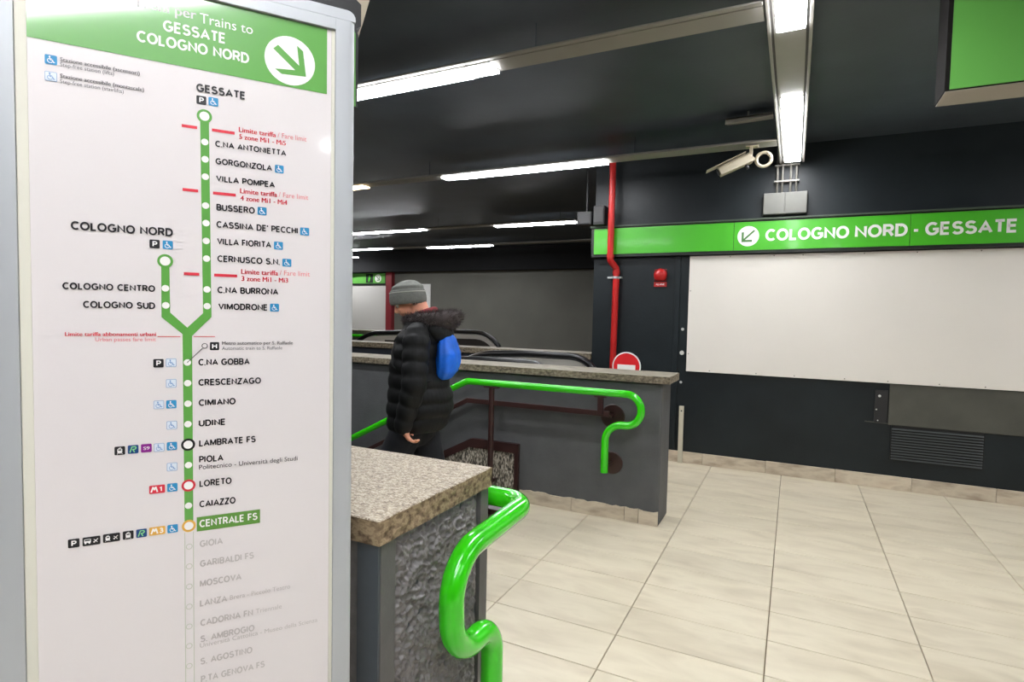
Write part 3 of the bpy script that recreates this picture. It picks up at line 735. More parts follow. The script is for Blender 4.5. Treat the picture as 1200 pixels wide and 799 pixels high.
MB().prism([S(a, b, -.034) for a, b in [(.464, 1.90), (.4715, 1.90), (.4705, 2.03), (.4640, 2.045)]], TN*.003).build('crown_green_strip', PGREEN, tot)
MB().prism([S(a, b, -.034) for a, b in [(.30, 2.0515), (.435, 2.0515), (.42, 2.0625), (.30, 2.0625)]], TN*.003).build('crown_green_strip', PGREEN, tot)
MB().prism([S(a, b, -.12) for a, b in [(.40, 2.14), (.4733, 2.1325), (.4751, 2.1199), (.4934, 2.1082), (.4904, 2.0646), (.4954, 2.0641), (.535, 2.21), (.40, 2.21)]], TN*-.012).build('side_fin', CREAM, tot)
MB().prism([S(a, b, -.119) for a, b in [(.40, 2.05), (.47, 2.05), (.489, 2.064), (.489, 2.104), (.472, 2.117), (.470, 2.14), (.40, 2.14)]], TN*.05).build('fin_bracket', PLASTIC_BLACK, tot)

sheet = sbox(MB(), -.0005, .0895, -.0065, .4224, 2.012, -.0005).build('map_sheet', SHEET, tot)
L0 = .0002
def print_(mb, name, mats, label=None):
    o = mb.build(name, mats, sheet)
    if label: o['label'] = label
    return o
def poly2(mb, pts, h, m=0): return mb.flat([S(a, b, h) for a, b in pts], m)
def stroke2(mb, pts, wd, h, m=0, closed=False, cen=None):
    for (a, b), (c, d) in zip(pts, pts[1:]+([pts[0]] if closed else [])):
        if cen: pass
        t = Vector((c-a, d-b)); 
        if t.length < 1e-6: continue
        t.normalize(); n = Vector((-t.y, t.x))*wd/2; e = t*wd*.15
        poly2(mb, [(a-e.x+n.x, b-e.y+n.y), (a-e.x-n.x, b-e.y-n.y), (c+e.x-n.x, d+e.y-n.y), (c+e.x+n.x, d+e.y+n.y)], h, m); h += 2e-6
    return mb
def circ(cx, cz, r, n=28, rx=None): return [(cx+(rx or r)*math.cos(2*PI*k/n), cz+r*math.sin(2*PI*k/n)) for k in range(n)]
def ring2(mb, cx, cz, r, wd, h, m=0, n=32):
    for k in range(n):
        a, b = 2*PI*k/n, 2*PI*(k+1)/n
        poly2(mb, [(cx+r*math.cos(a), cz+r*math.sin(a)), (cx+r*math.cos(b), cz+r*math.sin(b)), (cx+(r-wd)*math.cos(b), cz+(r-wd)*math.sin(b)), (cx+(r-wd)*math.cos(a), cz+(r-wd)*math.sin(a))], h, m)
    return mb
def rrect(cx, cz, w, h, r, n=4):
    out = []
    for (sx, sz, a0) in ((1, 1, 0), (-1, 1, PI/2), (-1, -1, PI), (1, -1, 1.5*PI)):
        for k in range(n+1):
            a = a0+PI/2*k/n; out.append((cx+sx*(w/2-r)+r*math.cos(a), cz+sz*(h/2-r)+r*math.sin(a)))
    return out
print_(poly2(MB(), [(-.0002, 1.9020), (.4149, 1.9010), (.4149, 2.0118), (-.0002, 2.0118)], L0), 'header_band', PGREEN)
a = MB(); poly2(a, circ(ARROWC[0], ARROWC[1], .0402, 40), L0*2, 0); poly2(a, ARROW, L0*3, 1)
print_(a, 'arrow_roundel', [PWHITE, PGREEN], 'white disc with green arrow pointing down to the right')
GY = list(GREEN_Y)
print_(poly2(MB(), GY, L0), 'route_line', PGREEN)
for s, z in DOTS: print_(poly2(MB(), circ(s, z, .0052, 20), L0*2), 'stop_dot', PWHITE)
for k, (c, ci, rr) in dict(gessate=(PGREEN, PWHITE, .0108), cologno=(PGREEN, PWHITE, .0108), lambrate=(PINK, PWHITE, .0100), loreto=(PRED, PWHITE, .0100), centrale=(PYELLOW, PWHITE, .0100)).items():
    s, z = RINGS[k]; m_ = MB(); poly2(m_, circ(s, z, rr, 32), L0*2, 0); poly2(m_, circ(s, z, rr*.66, 32), L0*3, 1)
    print_(m_, 'terminus_ring', [c, ci])
m_ = MB(); stroke2(m_, [tuple(TRANSFER[0]), tuple(TRANSFER[1])], .0011, L0*4); ring2(m_, *RINGS['transfer'], .0044, .0011, L0*4)
stroke2(m_, [(.2018, 1.4372), (.2002, 1.4353)], .0012, L0*5); print_(m_, 'transfer_link', PGREY)
m_ = MB()
for s in (.1950, .2072): stroke2(m_, [(s, 1.157), (s, .60)], .0011, L0)
print_(m_, 'faded_route_line', PFADEGREEN)
for s, z in GREYDOTS:
    m_ = MB(); poly2(m_, circ(s, z, .0047, 22), L0*2, 0); ring2(m_, s, z, .0047, .0010, L0*3, 1); print_(m_, 'faded_stop_dot', [SHEET, PFADEGREEN])
for (a0, b0) in REDS:
    zz = (a0[1]+b0[1])/2; print_(poly2(MB(), [(a0[0], zz-.0023), (b0[0], zz-.0023), (b0[0], zz+.0023), (a0[0], zz+.0023)], L0), 'fare_limit_bar', PRED)
for (a0, b0) in THINRED: print_(poly2(MB(), [(a0[0], a0[1]-.0005), (b0[0], a0[1]-.0005), (b0[0], a0[1]+.0005), (a0[0], a0[1]+.0005)], L0), 'fare_limit_line', PRED)
print_(poly2(MB(), [(BOX[0][0], 1.1563), (BOX[1][0], 1.1563), (BOX[1][0], 1.180), (BOX[0][0], 1.180)], L0*2), 'highlight_box', mat('print_olive_green', (98, 152, 64), .4))
PM = dict(white=PWHITE, ink=PINK, red=PRED, grey=PGREY, lightgrey=PLIGHT)
SOFT = {'/ Fare limit', 'Urban passes fare limit'}
for (t_, s0, s1, z, cap, bold, col) in TEXTS:
    m_ = MB(); text_into(m_, t_, s0, s1, z, cap, bold, lambda x, y: S(x, y, L0*3.5))
    print_(m_, 'lettering', PREDSOFT if t_ in SOFT else PM[col])
def wheelchair(mb, cx, cz, u, m):
    poly2(mb, circ(cx-.10*u, cz+.30*u, .085*u, 12), L0*4, m)
    stroke2(mb, [(cx-.10*u, cz+.20*u), (cx-.06*u, cz-.04*u), (cx+.14*u, cz-.04*u), (cx+.24*u, cz-.28*u), (cx+.34*u, cz-.25*u)], .085*u, L0*4.2, m)
    stroke2(mb, [(cx-.07*u, cz+.08*u), (cx+.10*u, cz+.08*u)], .06*u, L0*4.4, m)
    pts = [(cx-.07*u+.22*u*math.cos(a), cz-.12*u+.22*u*math.sin(a)) for a in [PI*.62+k*(PI*1.28)/12 for k in range(13)]]
    stroke2(mb, pts, .06*u, L0*4.6, m)
def train(mb, cx, cz, u, m, bg):
    poly2(mb, rrect(cx, cz-.02*u, .48*u, .58*u, .16*u), L0*4, m)
    poly2(mb, rrect(cx, cz+.10*u, .30*u, .14*u, .03*u), L0*4.6, bg)
    stroke2(mb, [(cx-.12*u, cz+.28*u), (cx+.12*u, cz+.38*u)], .05*u, L0*4.7, m)
    stroke2(mb, [(cx-.20*u, cz-.30*u), (cx-.27*u, cz-.40*u)], .05*u, L0*4.8, m); stroke2(mb, [(cx+.20*u, cz-.30*u), (cx+.27*u, cz-.40*u)], .05*u, L0*4.8, m)
def plane(mb, cx, cz, u, m):
    stroke2(mb, [(cx-.24*u, cz-.24*u), (cx+.26*u, cz+.26*u)], .11*u, L0*4.2, m)
    stroke2(mb, [(cx-.22*u, cz+.20*u), (cx+.02*u, cz), (cx+.20*u, cz-.24*u)], .09*u, L0*4.4, m)
    stroke2(mb, [(cx-.28*u, cz-.08*u), (cx-.10*u, cz-.26*u)], .06*u, L0*4.6, m)
H1 = .0133
for kind, s, z, wd in ICONS:
    m_ = MB(); h_ = H1
    bg = {'P': PBLACK, 'H': PBLACK, 'train': PBLACK, 'bus': PBLACK, 'trainplane': PBLACK, 'blue': PBLUE, 'pale': PBLUELINE, 'rail': PNAVY, 's9': PPURPLE, 'm1': PRED, 'm3': PYELLOW}[kind]
    fg = {'pale': PPALE}.get(kind, PWHITE); third = PBLUELINE if kind == 'pale' else (mat('print_mint', (150, 225, 150), .4) if kind == 'rail' and not bpy.data.materials.get('print_mint') else bpy.data.materials.get('print_mint') or PWHITE)
    poly2(m_, rrect(s, z, wd, h_, .0016), L0*2, 0)
    tx = lambda st, x0, x1, c: text_into(m_, st, x0, x1, z-c/2, c, 1, lambda x, y: S(x, y, L0*4), 1)
    if kind == 'P': tx('P', s-.0030, s+.0034, .0085)
    elif kind == 'H': tx('H', s-.0038, s+.0038, .0085)
    elif kind == 'blue': wheelchair(m_, s, z, h_, 1)
    elif kind == 'pale': poly2(m_, rrect(s, z, wd-.0013, h_-.0013, .0012), L0*3, 1); wheelchair(m_, s, z, h_, 2)
    elif kind == 'train': train(m_, s, z, h_, 1, 0)
    elif kind == 'trainplane': train(m_, s-wd*.22, z, h_*.9, 1, 0); plane(m_, s+wd*.24, z, h_*.8, 1)
    elif kind == 'bus':
        poly2(m_, rrect(s-wd*.22, z+.0008, wd*.38, h_*.42, .001), L0*4, 1); poly2(m_, rrect(s-wd*.22, z+.0018, wd*.30, h_*.16, .0005), L0*4.5, 0)
        for e in (-.33, -.11): poly2(m_, circ(s+wd*e, z-.0025, .0013, 10), L0*4.7, 1)
        plane(m_, s+wd*.24, z, h_*.8, 1)
    elif kind == 'rail':
        stroke2(m_, [(s-.0042, z-.0045), (s-.0015, z+.0040), (s+.0030, z+.0040), (s+.0040, z+.0020), (s+.0022, z), (s-.0005, z), (s+.0018, z-.0045)], .0015, L0*4, 2)
    elif kind == 's9': tx('S9', s-.0040, s+.0042, .0050)
    elif kind in ('m1', 'm3'):
        mm = [(s-.0080, z-.0040), (s-.0055, z+.0040), (s-.0038, z-.0006), (s-.0018, z+.0040), (s+.0004, z-.0040)]
        stroke2(m_, mm, .0021, L0*4, 1)
        text_into(m_, kind[1], s+.0028, s+(.0066 if kind == 'm1' else .0085), z-.0042, .0084, 1, lambda x, y: S(x, y, L0*4), 1)
    print_(m_, 'pictogram', [bg, fg, third])

# ------------------------------------------------------------------ things on the back wall
def bX(x, z, y): return Vector((x, y, z))
sg = thing('direction_sign', (0, 6.12, 2.18), 'long green sign box with white station lettering and arrow above the blank panel', 'sign')
MB().box(-2.045, 6.085, 2.165, 6.4, 6.163, 2.488).build('box_frame', mat('black_sign_frame', (30, 34, 32), .4), sg, bevel=.003)
MB().box(-2.05, 6.06, 2.484, 6.4, 6.163, 2.500).build('top_rail', mat('dark_green_rail', (60, 72, 58), .5), sg)
for a, b in ((-2.008, -.572), (-.568, .878), (.882, 2.55), (2.554, 4.6)):
    box(a, 6.076, 2.195, b, 6.0848, 2.470).build('sign_panel', SIGNGREEN, sg)
def wall_text(mb, t, x0, x1, z, cap, y, m=0, bold=1): return text_into(mb, t, x0, x1, z, cap, bold, lambda a, b: Vector((a, y, b)), m)
for wd_, xa, xb in (('COLOGNO', -.283, .417), ('NORD', .462, .862), ('-', .895, .950), ('GESSATE', .988, 1.615)):
    wall_text(MB(), wd_, xa, xb, 2.2775, .114, 6.0735).build('lettering', SIGNWHITE, sg)
a = MB(); a.flat([(q[0], 6.0735, q[1]) for q in circ(-.437, 2.331, .098, 40)], 0)
c0, z0 = -.437, 2.331
ar = [(.050, .060), (.062, .048), (-.028, -.036), (.036, -.036), (.036, -.056), (-.060, -.056), (-.060, .040), (-.040, .040), (-.040, -.024)]
a.flat([(c0+q[0], 6.0725, z0+q[1]) for q in ar], 1)
a.build('arrow_roundel', [SIGNWHITE, SIGNARROW], sg)

bd = thing('blank_panel', (1, 6.14, 1.55), 'large blank white wall panel under the green sign', 'panel')
box(-.992, 6.135, .967, 3.4, 6.162, 2.158).build('board', WHITEBOARD, bd, bevel=.003)
SCREW = mat('screw_head', (90, 84, 76), .5)
for x_ in (-.76, -.32, .02, .44, .78, 1.16, 1.48, 1.9):
    MB().disc((x_, 6.1355, .985), (0, -1, 0), .005, .002, 10).build('screw', SCREW, bd)
for x_ in (-.6, -.2, .05, .55, .95, 1.4):
    MB().disc((x_, 6.1355, 2.142), (0, -1, 0), .005, .002, 10).build('screw', SCREW, bd)
for z_ in (1.15, 1.8): MB().disc((-.975, 6.1355, z_), (0, -1, 0), .005, .002, 10).build('screw', SCREW, bd)

pt = thing('access_panel', (1.8, 6.16, .6), 'olive grey repainted wall panel under the white panel at right', 'panel')
MB().box(.80, 6.150, .588, 3.6, 6.1635, .962).build('plate', PATCH, pt, bevel=.004)
vt = thing('wall_vent', (1.16, 6.15, .43), 'black slatted ventilation grille low on the wall under the olive grey panel', 'vent')
MB().box(.826, 6.150, .272, 1.50, 6.1635, .584).build('backing', mat('vent_black', (8, 9, 10), .6), vt)
VF = mat('vent_slat_black', (56, 60, 60), .4)
me = MB().prism([(0, 0, 0), (.66, 0, 0), (.66, .010, .012), (0, .010, .012)], (0, .0015, -.004)).mesh('slat', VF)
for k in range(12):
    o = bpy.data.objects.new('slat', me); COL.objects.link(o); o.location = (.832, 6.136, .282+k*.0245); put(o, vt)
bx = thing('wall_fixing', (.74, 6.16, .73), 'small dark wall plate with white plaster spots left of the olive panel', 'fixture')
MB().box(.69, 6.152, .60, .79, 6.1635, .90).build('plate', DARKGREY, bx, bevel=.002)
for (x_, z_, r_) in ((.725, .845, .012), (.705, .72, .007), (.72, .62, .006)):
    MB().lathe((x_, 6.152, z_), (0, -1, 0), [(0, -.001), (r_, 0), (r_*.7, .004), (0, .005)], 9).build('plaster_spot', WHITEPAINT, bx)
MB().prism([(.62, 6.158, .598), (.84, 6.158, .592), (.84, 6.158, .600), (.62, 6.158, .606)], (0, .0052, 0)).build('scrape', PATCH, bx)
tr = thing('wall_trunking', (-1.11, 6.155, 1.4), 'thin vertical black trunking left of the white panel', 'trunking')
MB().box(-1.135, 6.148, .13, -1.085, 6.1635, 2.16).build('cover', BLACKWALL, tr, bevel=.003)
for i, (z_, r_) in enumerate(((1.402, .016), (1.155, .024), (.845, .014))):
    tag(MB().lathe((-1.045, 6.1635, z_), (0, -1, 0), [(0, -.001), (r_, 0), (r_*.8, .003), (0, .004)], 9).build('plaster_patch', WHITEPAINT),
        ['upper small white plaster spot beside the wall trunking', 'largest round plaster spot beside the wall trunking', 'lowest small plaster spot above the beige post'][i], 'plaster patch')
po = thing('guide_post', (-1.02, 6.13, 0), 'slim beige metal channel post against the black wall by the skirting', 'post')
MB().box(-1.045, 6.118, 0, -.998, 6.141, .60).build('channel', POSTMAT, po, bevel=.002)
MB().tube([(-1.021, 6.1185, .55), (-1.021, 6.116, .55)], .008, 12).build('hole_rim', DARKGREY, po)
# red pipe
rp = thing('fire_pipe', (-1.76, 6.1, 0), 'vertical red fire pipe running past the left end of the green sign', 'pipe')
MB().tube(fillet([(-1.775, 6.10, 0), (-1.755, 6.10, 2.04), (-1.80, 6.010, 2.12), (-1.80, 6.010, 3.198)], .05, 6), .034, 18).build('tube', PIPERED, rp, smooth=True, angle=.9)
for x_, y_, z_ in ((-1.756, 6.10, 2.0), (-1.80, 6.010, 2.165)): MB().tube([(x_, y_, z_-.02), (x_, y_, z_+.02)], .039, 18).build('elbow_collar', PIPERED, rp, smooth=True, angle=.9)
MB().tube([(-1.762, 6.10, 1.93), (-1.762, 6.10, 1.955)], .041, 18).box(-1.85, 6.09, 1.934, -1.80, 6.162, 1.952).box(-1.725, 6.09, 1.934, -1.70, 6.162, 1.952).build('clamp', ALU, rp)
# alarm sounder
al = thing('fire_alarm', (-1.29, 6.15, 1.9), 'small round red fire alarm sounder with red name plate', 'alarm')
MB().box(-1.355, 6.145, 1.905, -1.225, 6.1635, 2.03).build('base', mat('alarm_red_dark', (120, 24, 22), .4), al, bevel=.01)
MB().lathe((-1.288, 6.146, 1.968), (0, -1, 0), [(0, 0), (.066, 0), (.066, .025), (.05, .045), (.02, .055), (0, .056)], 24).build('sounder', PIPERED, al, smooth=True, angle=.7)
MB().box(-1.355, 6.150, 1.845, -1.225, 6.1635, 1.895).build('name_plate', PIPERED, al)
wall_text(MB(), 'ALLARME', -1.335, -1.245, 1.86, .02, 6.1485).build('lettering', SIGNWHITE, al)
# no entry disc
ne = thing('no_entry_sign', (-1.55, 5.9, 0), 'round red no entry sign with white bar peeking over the parapet', 'sign')
MB().lathe((-1.56, 5.905, 1.00), (0, -1, 0), [(0, 0), (.152, 0), (.152, .004), (0, .004)], 40).build('disc_border', SIGNWHITE, ne)
MB().lathe((-1.56, 5.8995, 1.00), (0, -1, 0), [(0, 0), (.138, 0), (.138, .001), (0, .001)], 40).build('red_disc', mat('sign_red', (222, 34, 40), .4), ne)
box(-1.655, 5.8965, .966, -1.465, 5.8983, 1.018).build('white_bar', SIGNWHITE, ne)
MB().tube([(-1.56, 5.925, 0), (-1.56, 5.925, .99)], .018, 14).box(-1.70, 5.80, 0.0005, -1.42, 6.05, .015).box(-1.58, 5.905, .88, -1.54, 5.93, 1.08).build('stand', ALU, ne)
# junction box and conduits
jb = thing('junction_box', (-.12, 6.1, 2.56), 'grey two door junction box with conduits standing over the green sign', 'box')
MB().box(-.315, 6.08, 2.53, .065, 6.162, 2.735).build('case', BOXGREY, jb, bevel=.004)
for a, b in ((-.311, -.128), (-.122, .061)): box(a, 6.073, 2.535, b, 6.0795, 2.73).build('door', BOXGREY, jb, bevel=.003)
for x_ in (-.20, -.155, -.085, -.035):
    MB().tube([(x_, 6.12, 2.733), (x_, 6.12, 3.198)], .010, 10).build('conduit', CHANNEL, jb, smooth=True)
for z_ in (2.84, 2.99): box(-.225, 6.10, z_, -.01, 6.162, z_+.014).build('clamp_bar', CHANNEL, jb)
# speaker boxes
sp = thing('speaker_box', (-1.925, 6.1, 2.5), 'dark squarish speaker box right of its twin at the left end of the sign', 'speaker')
MB().box(-2.0, 6.0, 2.505, -1.875, 6.16, 2.715).build('case', DARKGREY, sp, bevel=.01)
MB().box(-1.99, 5.992, 2.53, -1.885, 5.9995, 2.69).build('grille', mat('grille_grey', (58, 58, 58), .6, bump=.8, bscale=200), sp, bevel=.006)
sp2 = thing('speaker_box', (-2.12, 6.1, 2.52), 'dark boxy speaker leftmost of two by the wall corner', 'speaker')
MB().box(-2.20, 6.04, 2.52, -2.032, 6.18, 2.665).build('case', DARKGREY, sp2, bevel=.008)
MB().box(-2.19, 6.032, 2.535, -2.042, 6.0395, 2.65).build('grille', bpy.data.materials['grille_grey'], sp2)
MB().tube([(-2.11, 6.11, 2.664), (-2.11, 6.11, 3.198)], .012, 10).build('hanger', DARKGREY, sp2)
# cctv camera
cc = thing('surveillance_camera', (-.4, 5.3, 2.9), 'cream bullet surveillance camera hanging under the second cross channel', 'camera')
A_, B_ = Vector((-.635, 5.28, 2.785)), Vector((-.385, 5.33, 2.90)); ax = (B_-A_).normalized()
sd = ax.cross(Vector((0, 0, 1))).normalized(); upv = sd.cross(ax)
def cross_(c, w_, h_): return [c+sd*w_+upv*-h_, c+sd*-w_+upv*-h_, c+sd*-w_+upv*h_*.6, c+sd*-w_*.6+upv*h_, c+sd*w_*.6+upv*h_, c+sd*w_+upv*h_*.6]
MB().ringpath([cross_(A_, .042, .038), cross_(A_+ax*.1, .044, .040), cross_(B_, .044, .042)]).build('housing', CREAM, cc, bevel=.004)
MB().prism([A_-ax*.09+sd*.052+upv*.046, A_-ax*.09-sd*.052+upv*.046, B_-ax*.03-sd*.052+upv*.050, B_-ax*.03+sd*.052+upv*.050], upv*.006).build('sun_shield', CREAM, cc)
MB().tube([A_-ax*.002, A_-ax*.012], .028, 20).build('lens', RUBBER, cc)
MB().tube([B_-ax*.06-upv*.04, B_-ax*.06-upv*.08, ], .013, 10).build('cable_gland', DARKGREY, cc, smooth=True)
MB().box(-.40, 5.31, 2.86, -.375, 5.35, 2.995).box(-.43, 5.30, 2.982, -.33, 5.37, 2.9945).build('bracket', CREAM, cc, bevel=.003)
MB().tube([(-.285+.058*math.cos(a), 5.33, 2.872+.058*math.sin(a)) for a in [2*PI*k/32 for k in range(32)]], .014, 12, closed=True).build('cable_loop', CREAM, cc, smooth=True)
MB().tube([(-.353, 5.33, 2.875), (-.38, 5.33, 2.90)], .012, 10).build('cable_neck', CREAM, cc, smooth=True)
tp = thing('cable_tray', (-.4, 5.0, 3.1), 'short pale metal tray piece lying above the second cross channel', 'tray')
MB().prism([(-.565, 4.98, 3.125), (-.565, 5.12, 3.125), (-.215, 5.12, 3.135), (-.215, 4.98, 3.135)], (0, 0, .012)).prism([(-.565, 4.98, 3.09), (-.215, 4.98, 3.125), (-.215, 4.98, 3.14), (-.565, 4.98, 3.14)], (0, .006, 0)).build('tray', CHANNEL, tp)
MB().tube([(-.4, 5.05, 3.137), (-.4, 5.05, 3.199)], .008, 8).build('hanger', CHANNEL, tp)

# hanging green sign at the upper right
hs = thing('hanging_sign', (1.5, 3.1, 2.5), 'green hanging sign box cut off by the upper right corner', 'sign')
YH, ZH = 3.0, 2.497
MB().box(.528, YH, ZH, 2.7, YH+.19, 2.99).build('case', mat('sign_case_shaded', (26, 24, 23), .85, spec=.1), hs, bevel=.002)  # near-black case colour stands in for shade on its unlit side
box(.532, YH+.002, ZH-.004, 2.69, YH+.186, ZH-.0005).build('bottom_plate', mat('sign_case_grey', (158, 150, 138), .5, metal=.2), hs)
box(.545, YH-.006, ZH+.004, 2.69, YH-.0005, 2.985).build('green_panel', PGREEN, hs)
for x_ in (.9, 2.3): MB().tube([(x_, YH+.09, 2.989), (x_, YH+.09, 3.199)], .012, 10).build('hanger_rod', ALU, hs)

# ------------------------------------------------------------------ far hall
fs = thing('far_direction_sign', (-11.5, 12.95, 2.3), 'far green sign board with arrow roundel behind the man at left', 'sign')
MB().box(-14.4, 12.93, 2.27, -10.34, 12.999, 2.63).build('box_frame', bpy.data.materials['black_sign_frame'], fs)
box(-14.3, 12.92, 2.315, -10.38, 12.9295, 2.60).build('sign_panel', PGREEN, fs)
a = MB(); a.flat([(q[0], 12.917, q[1]) for q in circ(-10.62, 2.455, .115, 24)], 0)
a.flat([(-10.62-q[0]*1.1, 12.914, 2.455+q[1]*1.1) for q in ar], 1); a.build('arrow_roundel', [SIGNWHITE, SIGNARROW], fs)
a = MB(); a.flat([(-11.06, 12.917, 2.33), (-10.80, 12.917, 2.33), (-10.80, 12.917, 2.58), (-11.06, 12.917, 2.58)], 0)
a.flat([(q[0], 12.914, q[1]) for q in circ(-10.93, 2.52, .03, 12)], 1); a.flat([(-10.97, 12.914, 2.36), (-10.93, 12.914, 2.36), (-10.89, 12.914, 2.48), (-10.97, 12.914, 2.48)], 1)
a.build('pictogram', [PBLACK, SIGNGREEN], fs)
fb = thing('far_blank_panel', (-12, 12.97, 1.6), 'pale blank panel under the far green sign', 'panel')
box(-14.3, 12.96, .85, -10.37, 12.999, 2.255).build('board', mat('far_panel_white', (196, 194, 188), .6), fb)
rcx = thing('door_frame', (-10.2, 12.9, 0), 'dark red upright and lintel beside the far green sign', 'frame')
MR = mat('dark_red_enamel', (128, 40, 46), .5)
MB().box(-10.30, 12.86, 0, -10.10, 12.999, 2.68).build('upright', MR, rcx)
MB().box(-14.4, 12.88, 2.64, -10.30, 12.999, 2.69).build('lintel', MR, rcx)
mp_ = thing('wall_notice', (-9.1, 12.98, 1.9), 'small white notice with black marks on the far wall by the grey hat', 'notice')
box(-9.72, 12.975, 1.56, -8.88, 12.999, 2.29).build('sheet', SIGNWHITE, mp_)
a = MB()
for (x_, z_, r_) in ((-9.28, 2.02, .055), (-9.05, 2.01, .03), (-9.45, 2.02, .03), (-9.28, 1.80, .03), (-9.08, 1.79, .04)):
    a.flat([(q[0], 12.972, q[1]) for q in circ(x_, z_, r_, 12)])
    a.flat([(x_-r_*.5, 12.971, z_-r_*2.2), (x_+r_*.7, 12.971, z_-r_*2.2), (x_+r_*.5, 12.971, z_-r_*.6), (x_-r_*.5, 12.971, z_-r_*.6)])
a.build('marks', PBLACK, mp_)

# ------------------------------------------------------------------ the man walking down the stairs
def remesh(mb, name, m, voxel, smooth_it, parent, extra=None):
    me = mb.mesh('tmp', m); ob = bpy.data.objects.new('tmp', me); COL.objects.link(ob)
    r = ob.modifiers.new('r', 'REMESH'); r.mode = 'VOXEL'; r.voxel_size = voxel
    s_ = ob.modifiers.new('s', 'SMOOTH'); s_.iterations = smooth_it; s_.factor = .5
    dg = bpy.context.evaluated_depsgraph_get(); new = bpy.data.meshes.new_from_object(ob.evaluated_get(dg))
    bpy.data.objects.remove(ob)
    new.name = name; new.materials.clear(); new.materials.append(m)
    new.polygons.foreach_set('use_smooth', [True]*len(new.polygons))
    o = bpy.data.objects.new(name, new); COL.objects.link(o)
    if parent: put(o, parent)
    return o
def ell(mb, c, rx, ry, rz, fx=(1, 0, 0), up=(0, 0, 1), n=20, m_=12):
    """ellipsoid with axes fx, up x fx, up"""
    fx = Vector(fx).normalized(); up = Vector(up); up = (up-fx*up.dot(fx)).normalized(); sy = up.cross(fx); c = Vector(c)
    rings = [[c+up*(rz*math.sin(t))+(fx*(rx*math.cos(a))+sy*(ry*math.sin(a)))*max(math.cos(t), .02) for a in [2*PI*k/n for k in range(n)]] for t in [-PI/2+PI*i/m_ for i in range(m_+1)]]
    return mb.ringpath(rings)
def limb(mb, pts, rs, n=18, sub=6, puff=0, pitch=.08, ph=0):
    """tapering round limb with domed ends; puff adds quilted rolls"""
    P = [Vector(p) for p in pts]; out = []; rr = []; acc = 0
    for i in range(len(P)-1):
        for k in range(sub):
            t = k/sub; out.append(P[i].lerp(P[i+1], t)); rr.append(rs[i]*(1-t)+rs[i+1]*t)
    out.append(P[-1]); rr.append(rs[-1])
    for _ in range(2):
        out = [out[0]]+[(out[i-1]+out[i]*2+out[i+1])/4 for i in range(1, len(out)-1)]+[out[-1]]
    d = 0; res = []
    for i in range(len(out)):
        if i: d += (out[i]-out[i-1]).length
        res.append(rr[i]+(puff*(abs(math.sin(PI*(d+ph)/pitch))**.45-.6) if puff else 0))
    t0 = (out[0]-out[1]).normalized(); t1 = (out[-1]-out[-2]).normalized()
    pre = [(out[0]+t0*res[0]*s, res[0]*c) for s, c in ((.95, .3), (.8, .6), (.45, .9))]
    post_ = [(out[-1]+t1*res[-1]*s, res[-1]*c) for s, c in ((.45, .9), (.8, .6), (.95, .3))]
    return mb.tube([q[0] for q in pre]+out+[q[0] for q in post_], [q[1] for q in pre]+res+[q[1] for q in post_], n)
man = thing('person', (-2.1, 2.94, 0), 'man in grey wool hat and black quilted coat walking left down the stairs', 'person')
YM = 2.94
bow = math.radians(27)
hf = Vector((-math.cos(bow), 0, -math.sin(bow))); hu = Vector((-math.sin(bow), 0, math.cos(bow))); hs_ = Vector((0, -1, 0))
HC = Vector((-2.158, YM, 1.597))
def Hp(f, s, u): return HC + hf*f + hs_*s + hu*u
b = MB()
ell(b, Hp(-.010, 0, .016), .090, .072, .090, hf, hu)           # skull
ell(b, Hp(.035, 0, -.045), .058, .056, .066, hf, hu)            # face
ell(b, Hp(.050, 0, -.088), .036, .036, .026, hf, hu)            # chin and jaw
ell(b, Hp(.010, .0, -.070), .055, .052, .034, hf, hu)
limb(b, [Hp(.088, 0, .008), Hp(.106, 0, -.028)], [.009, .014], 10, 3)   # nose
ell(b, Hp(.098, 0, -.034), .012, .017, .010, hf, hu, 10, 8)
ell(b, Hp(.083, 0, -.058), .010, .024, .006, hf, hu, 12, 8)     # lips
ell(b, Hp(.081, 0, -.068), .010, .021, .006, hf, hu, 12, 8)
ell(b, Hp(.080, 0, .022), .014, .050, .010, hf, hu, 12, 8)      # brow
for s_ in (-1, 1):
    ell(b, Hp(-.012, s_*.078, -.012), .020, .010, .032, hf, hu, 12, 8)  # ears
    ell(b, Hp(.062, s_*.036, -.030), .022, .018, .016, hf, hu, 12, 8)   # cheeks
limb(b, [Hp(-.035, 0, -.03), (-2.07, YM, 1.48), (-2.055, YM, 1.38)], [.060, .062, .075], 16, 4)
# trunk, legs
limb(b, [(-2.06, YM, 1.33), (-2.08, YM, 1.12), (-2.09, YM, .92)], [.135, .13, .135], 20, 5)
for s_, kn, an in ((-1, (-2.315, 2.84, .50), (-2.235, 2.84, -.02)), (1, (-1.99, 3.04, .47), (-1.79, 3.05, .13))):
    hip = (-2.10, YM+s_*.09, .88)
    limb(b, [hip, kn, an], [.088, .058, .040], 16, 6)
    toe = (an[0]-.15, an[1], an[2]-.075 if s_ < 0 else .05)
    limb(b, [(an[0]+.02, an[1], an[2]-.03), toe], [.038, .030], 12, 3)
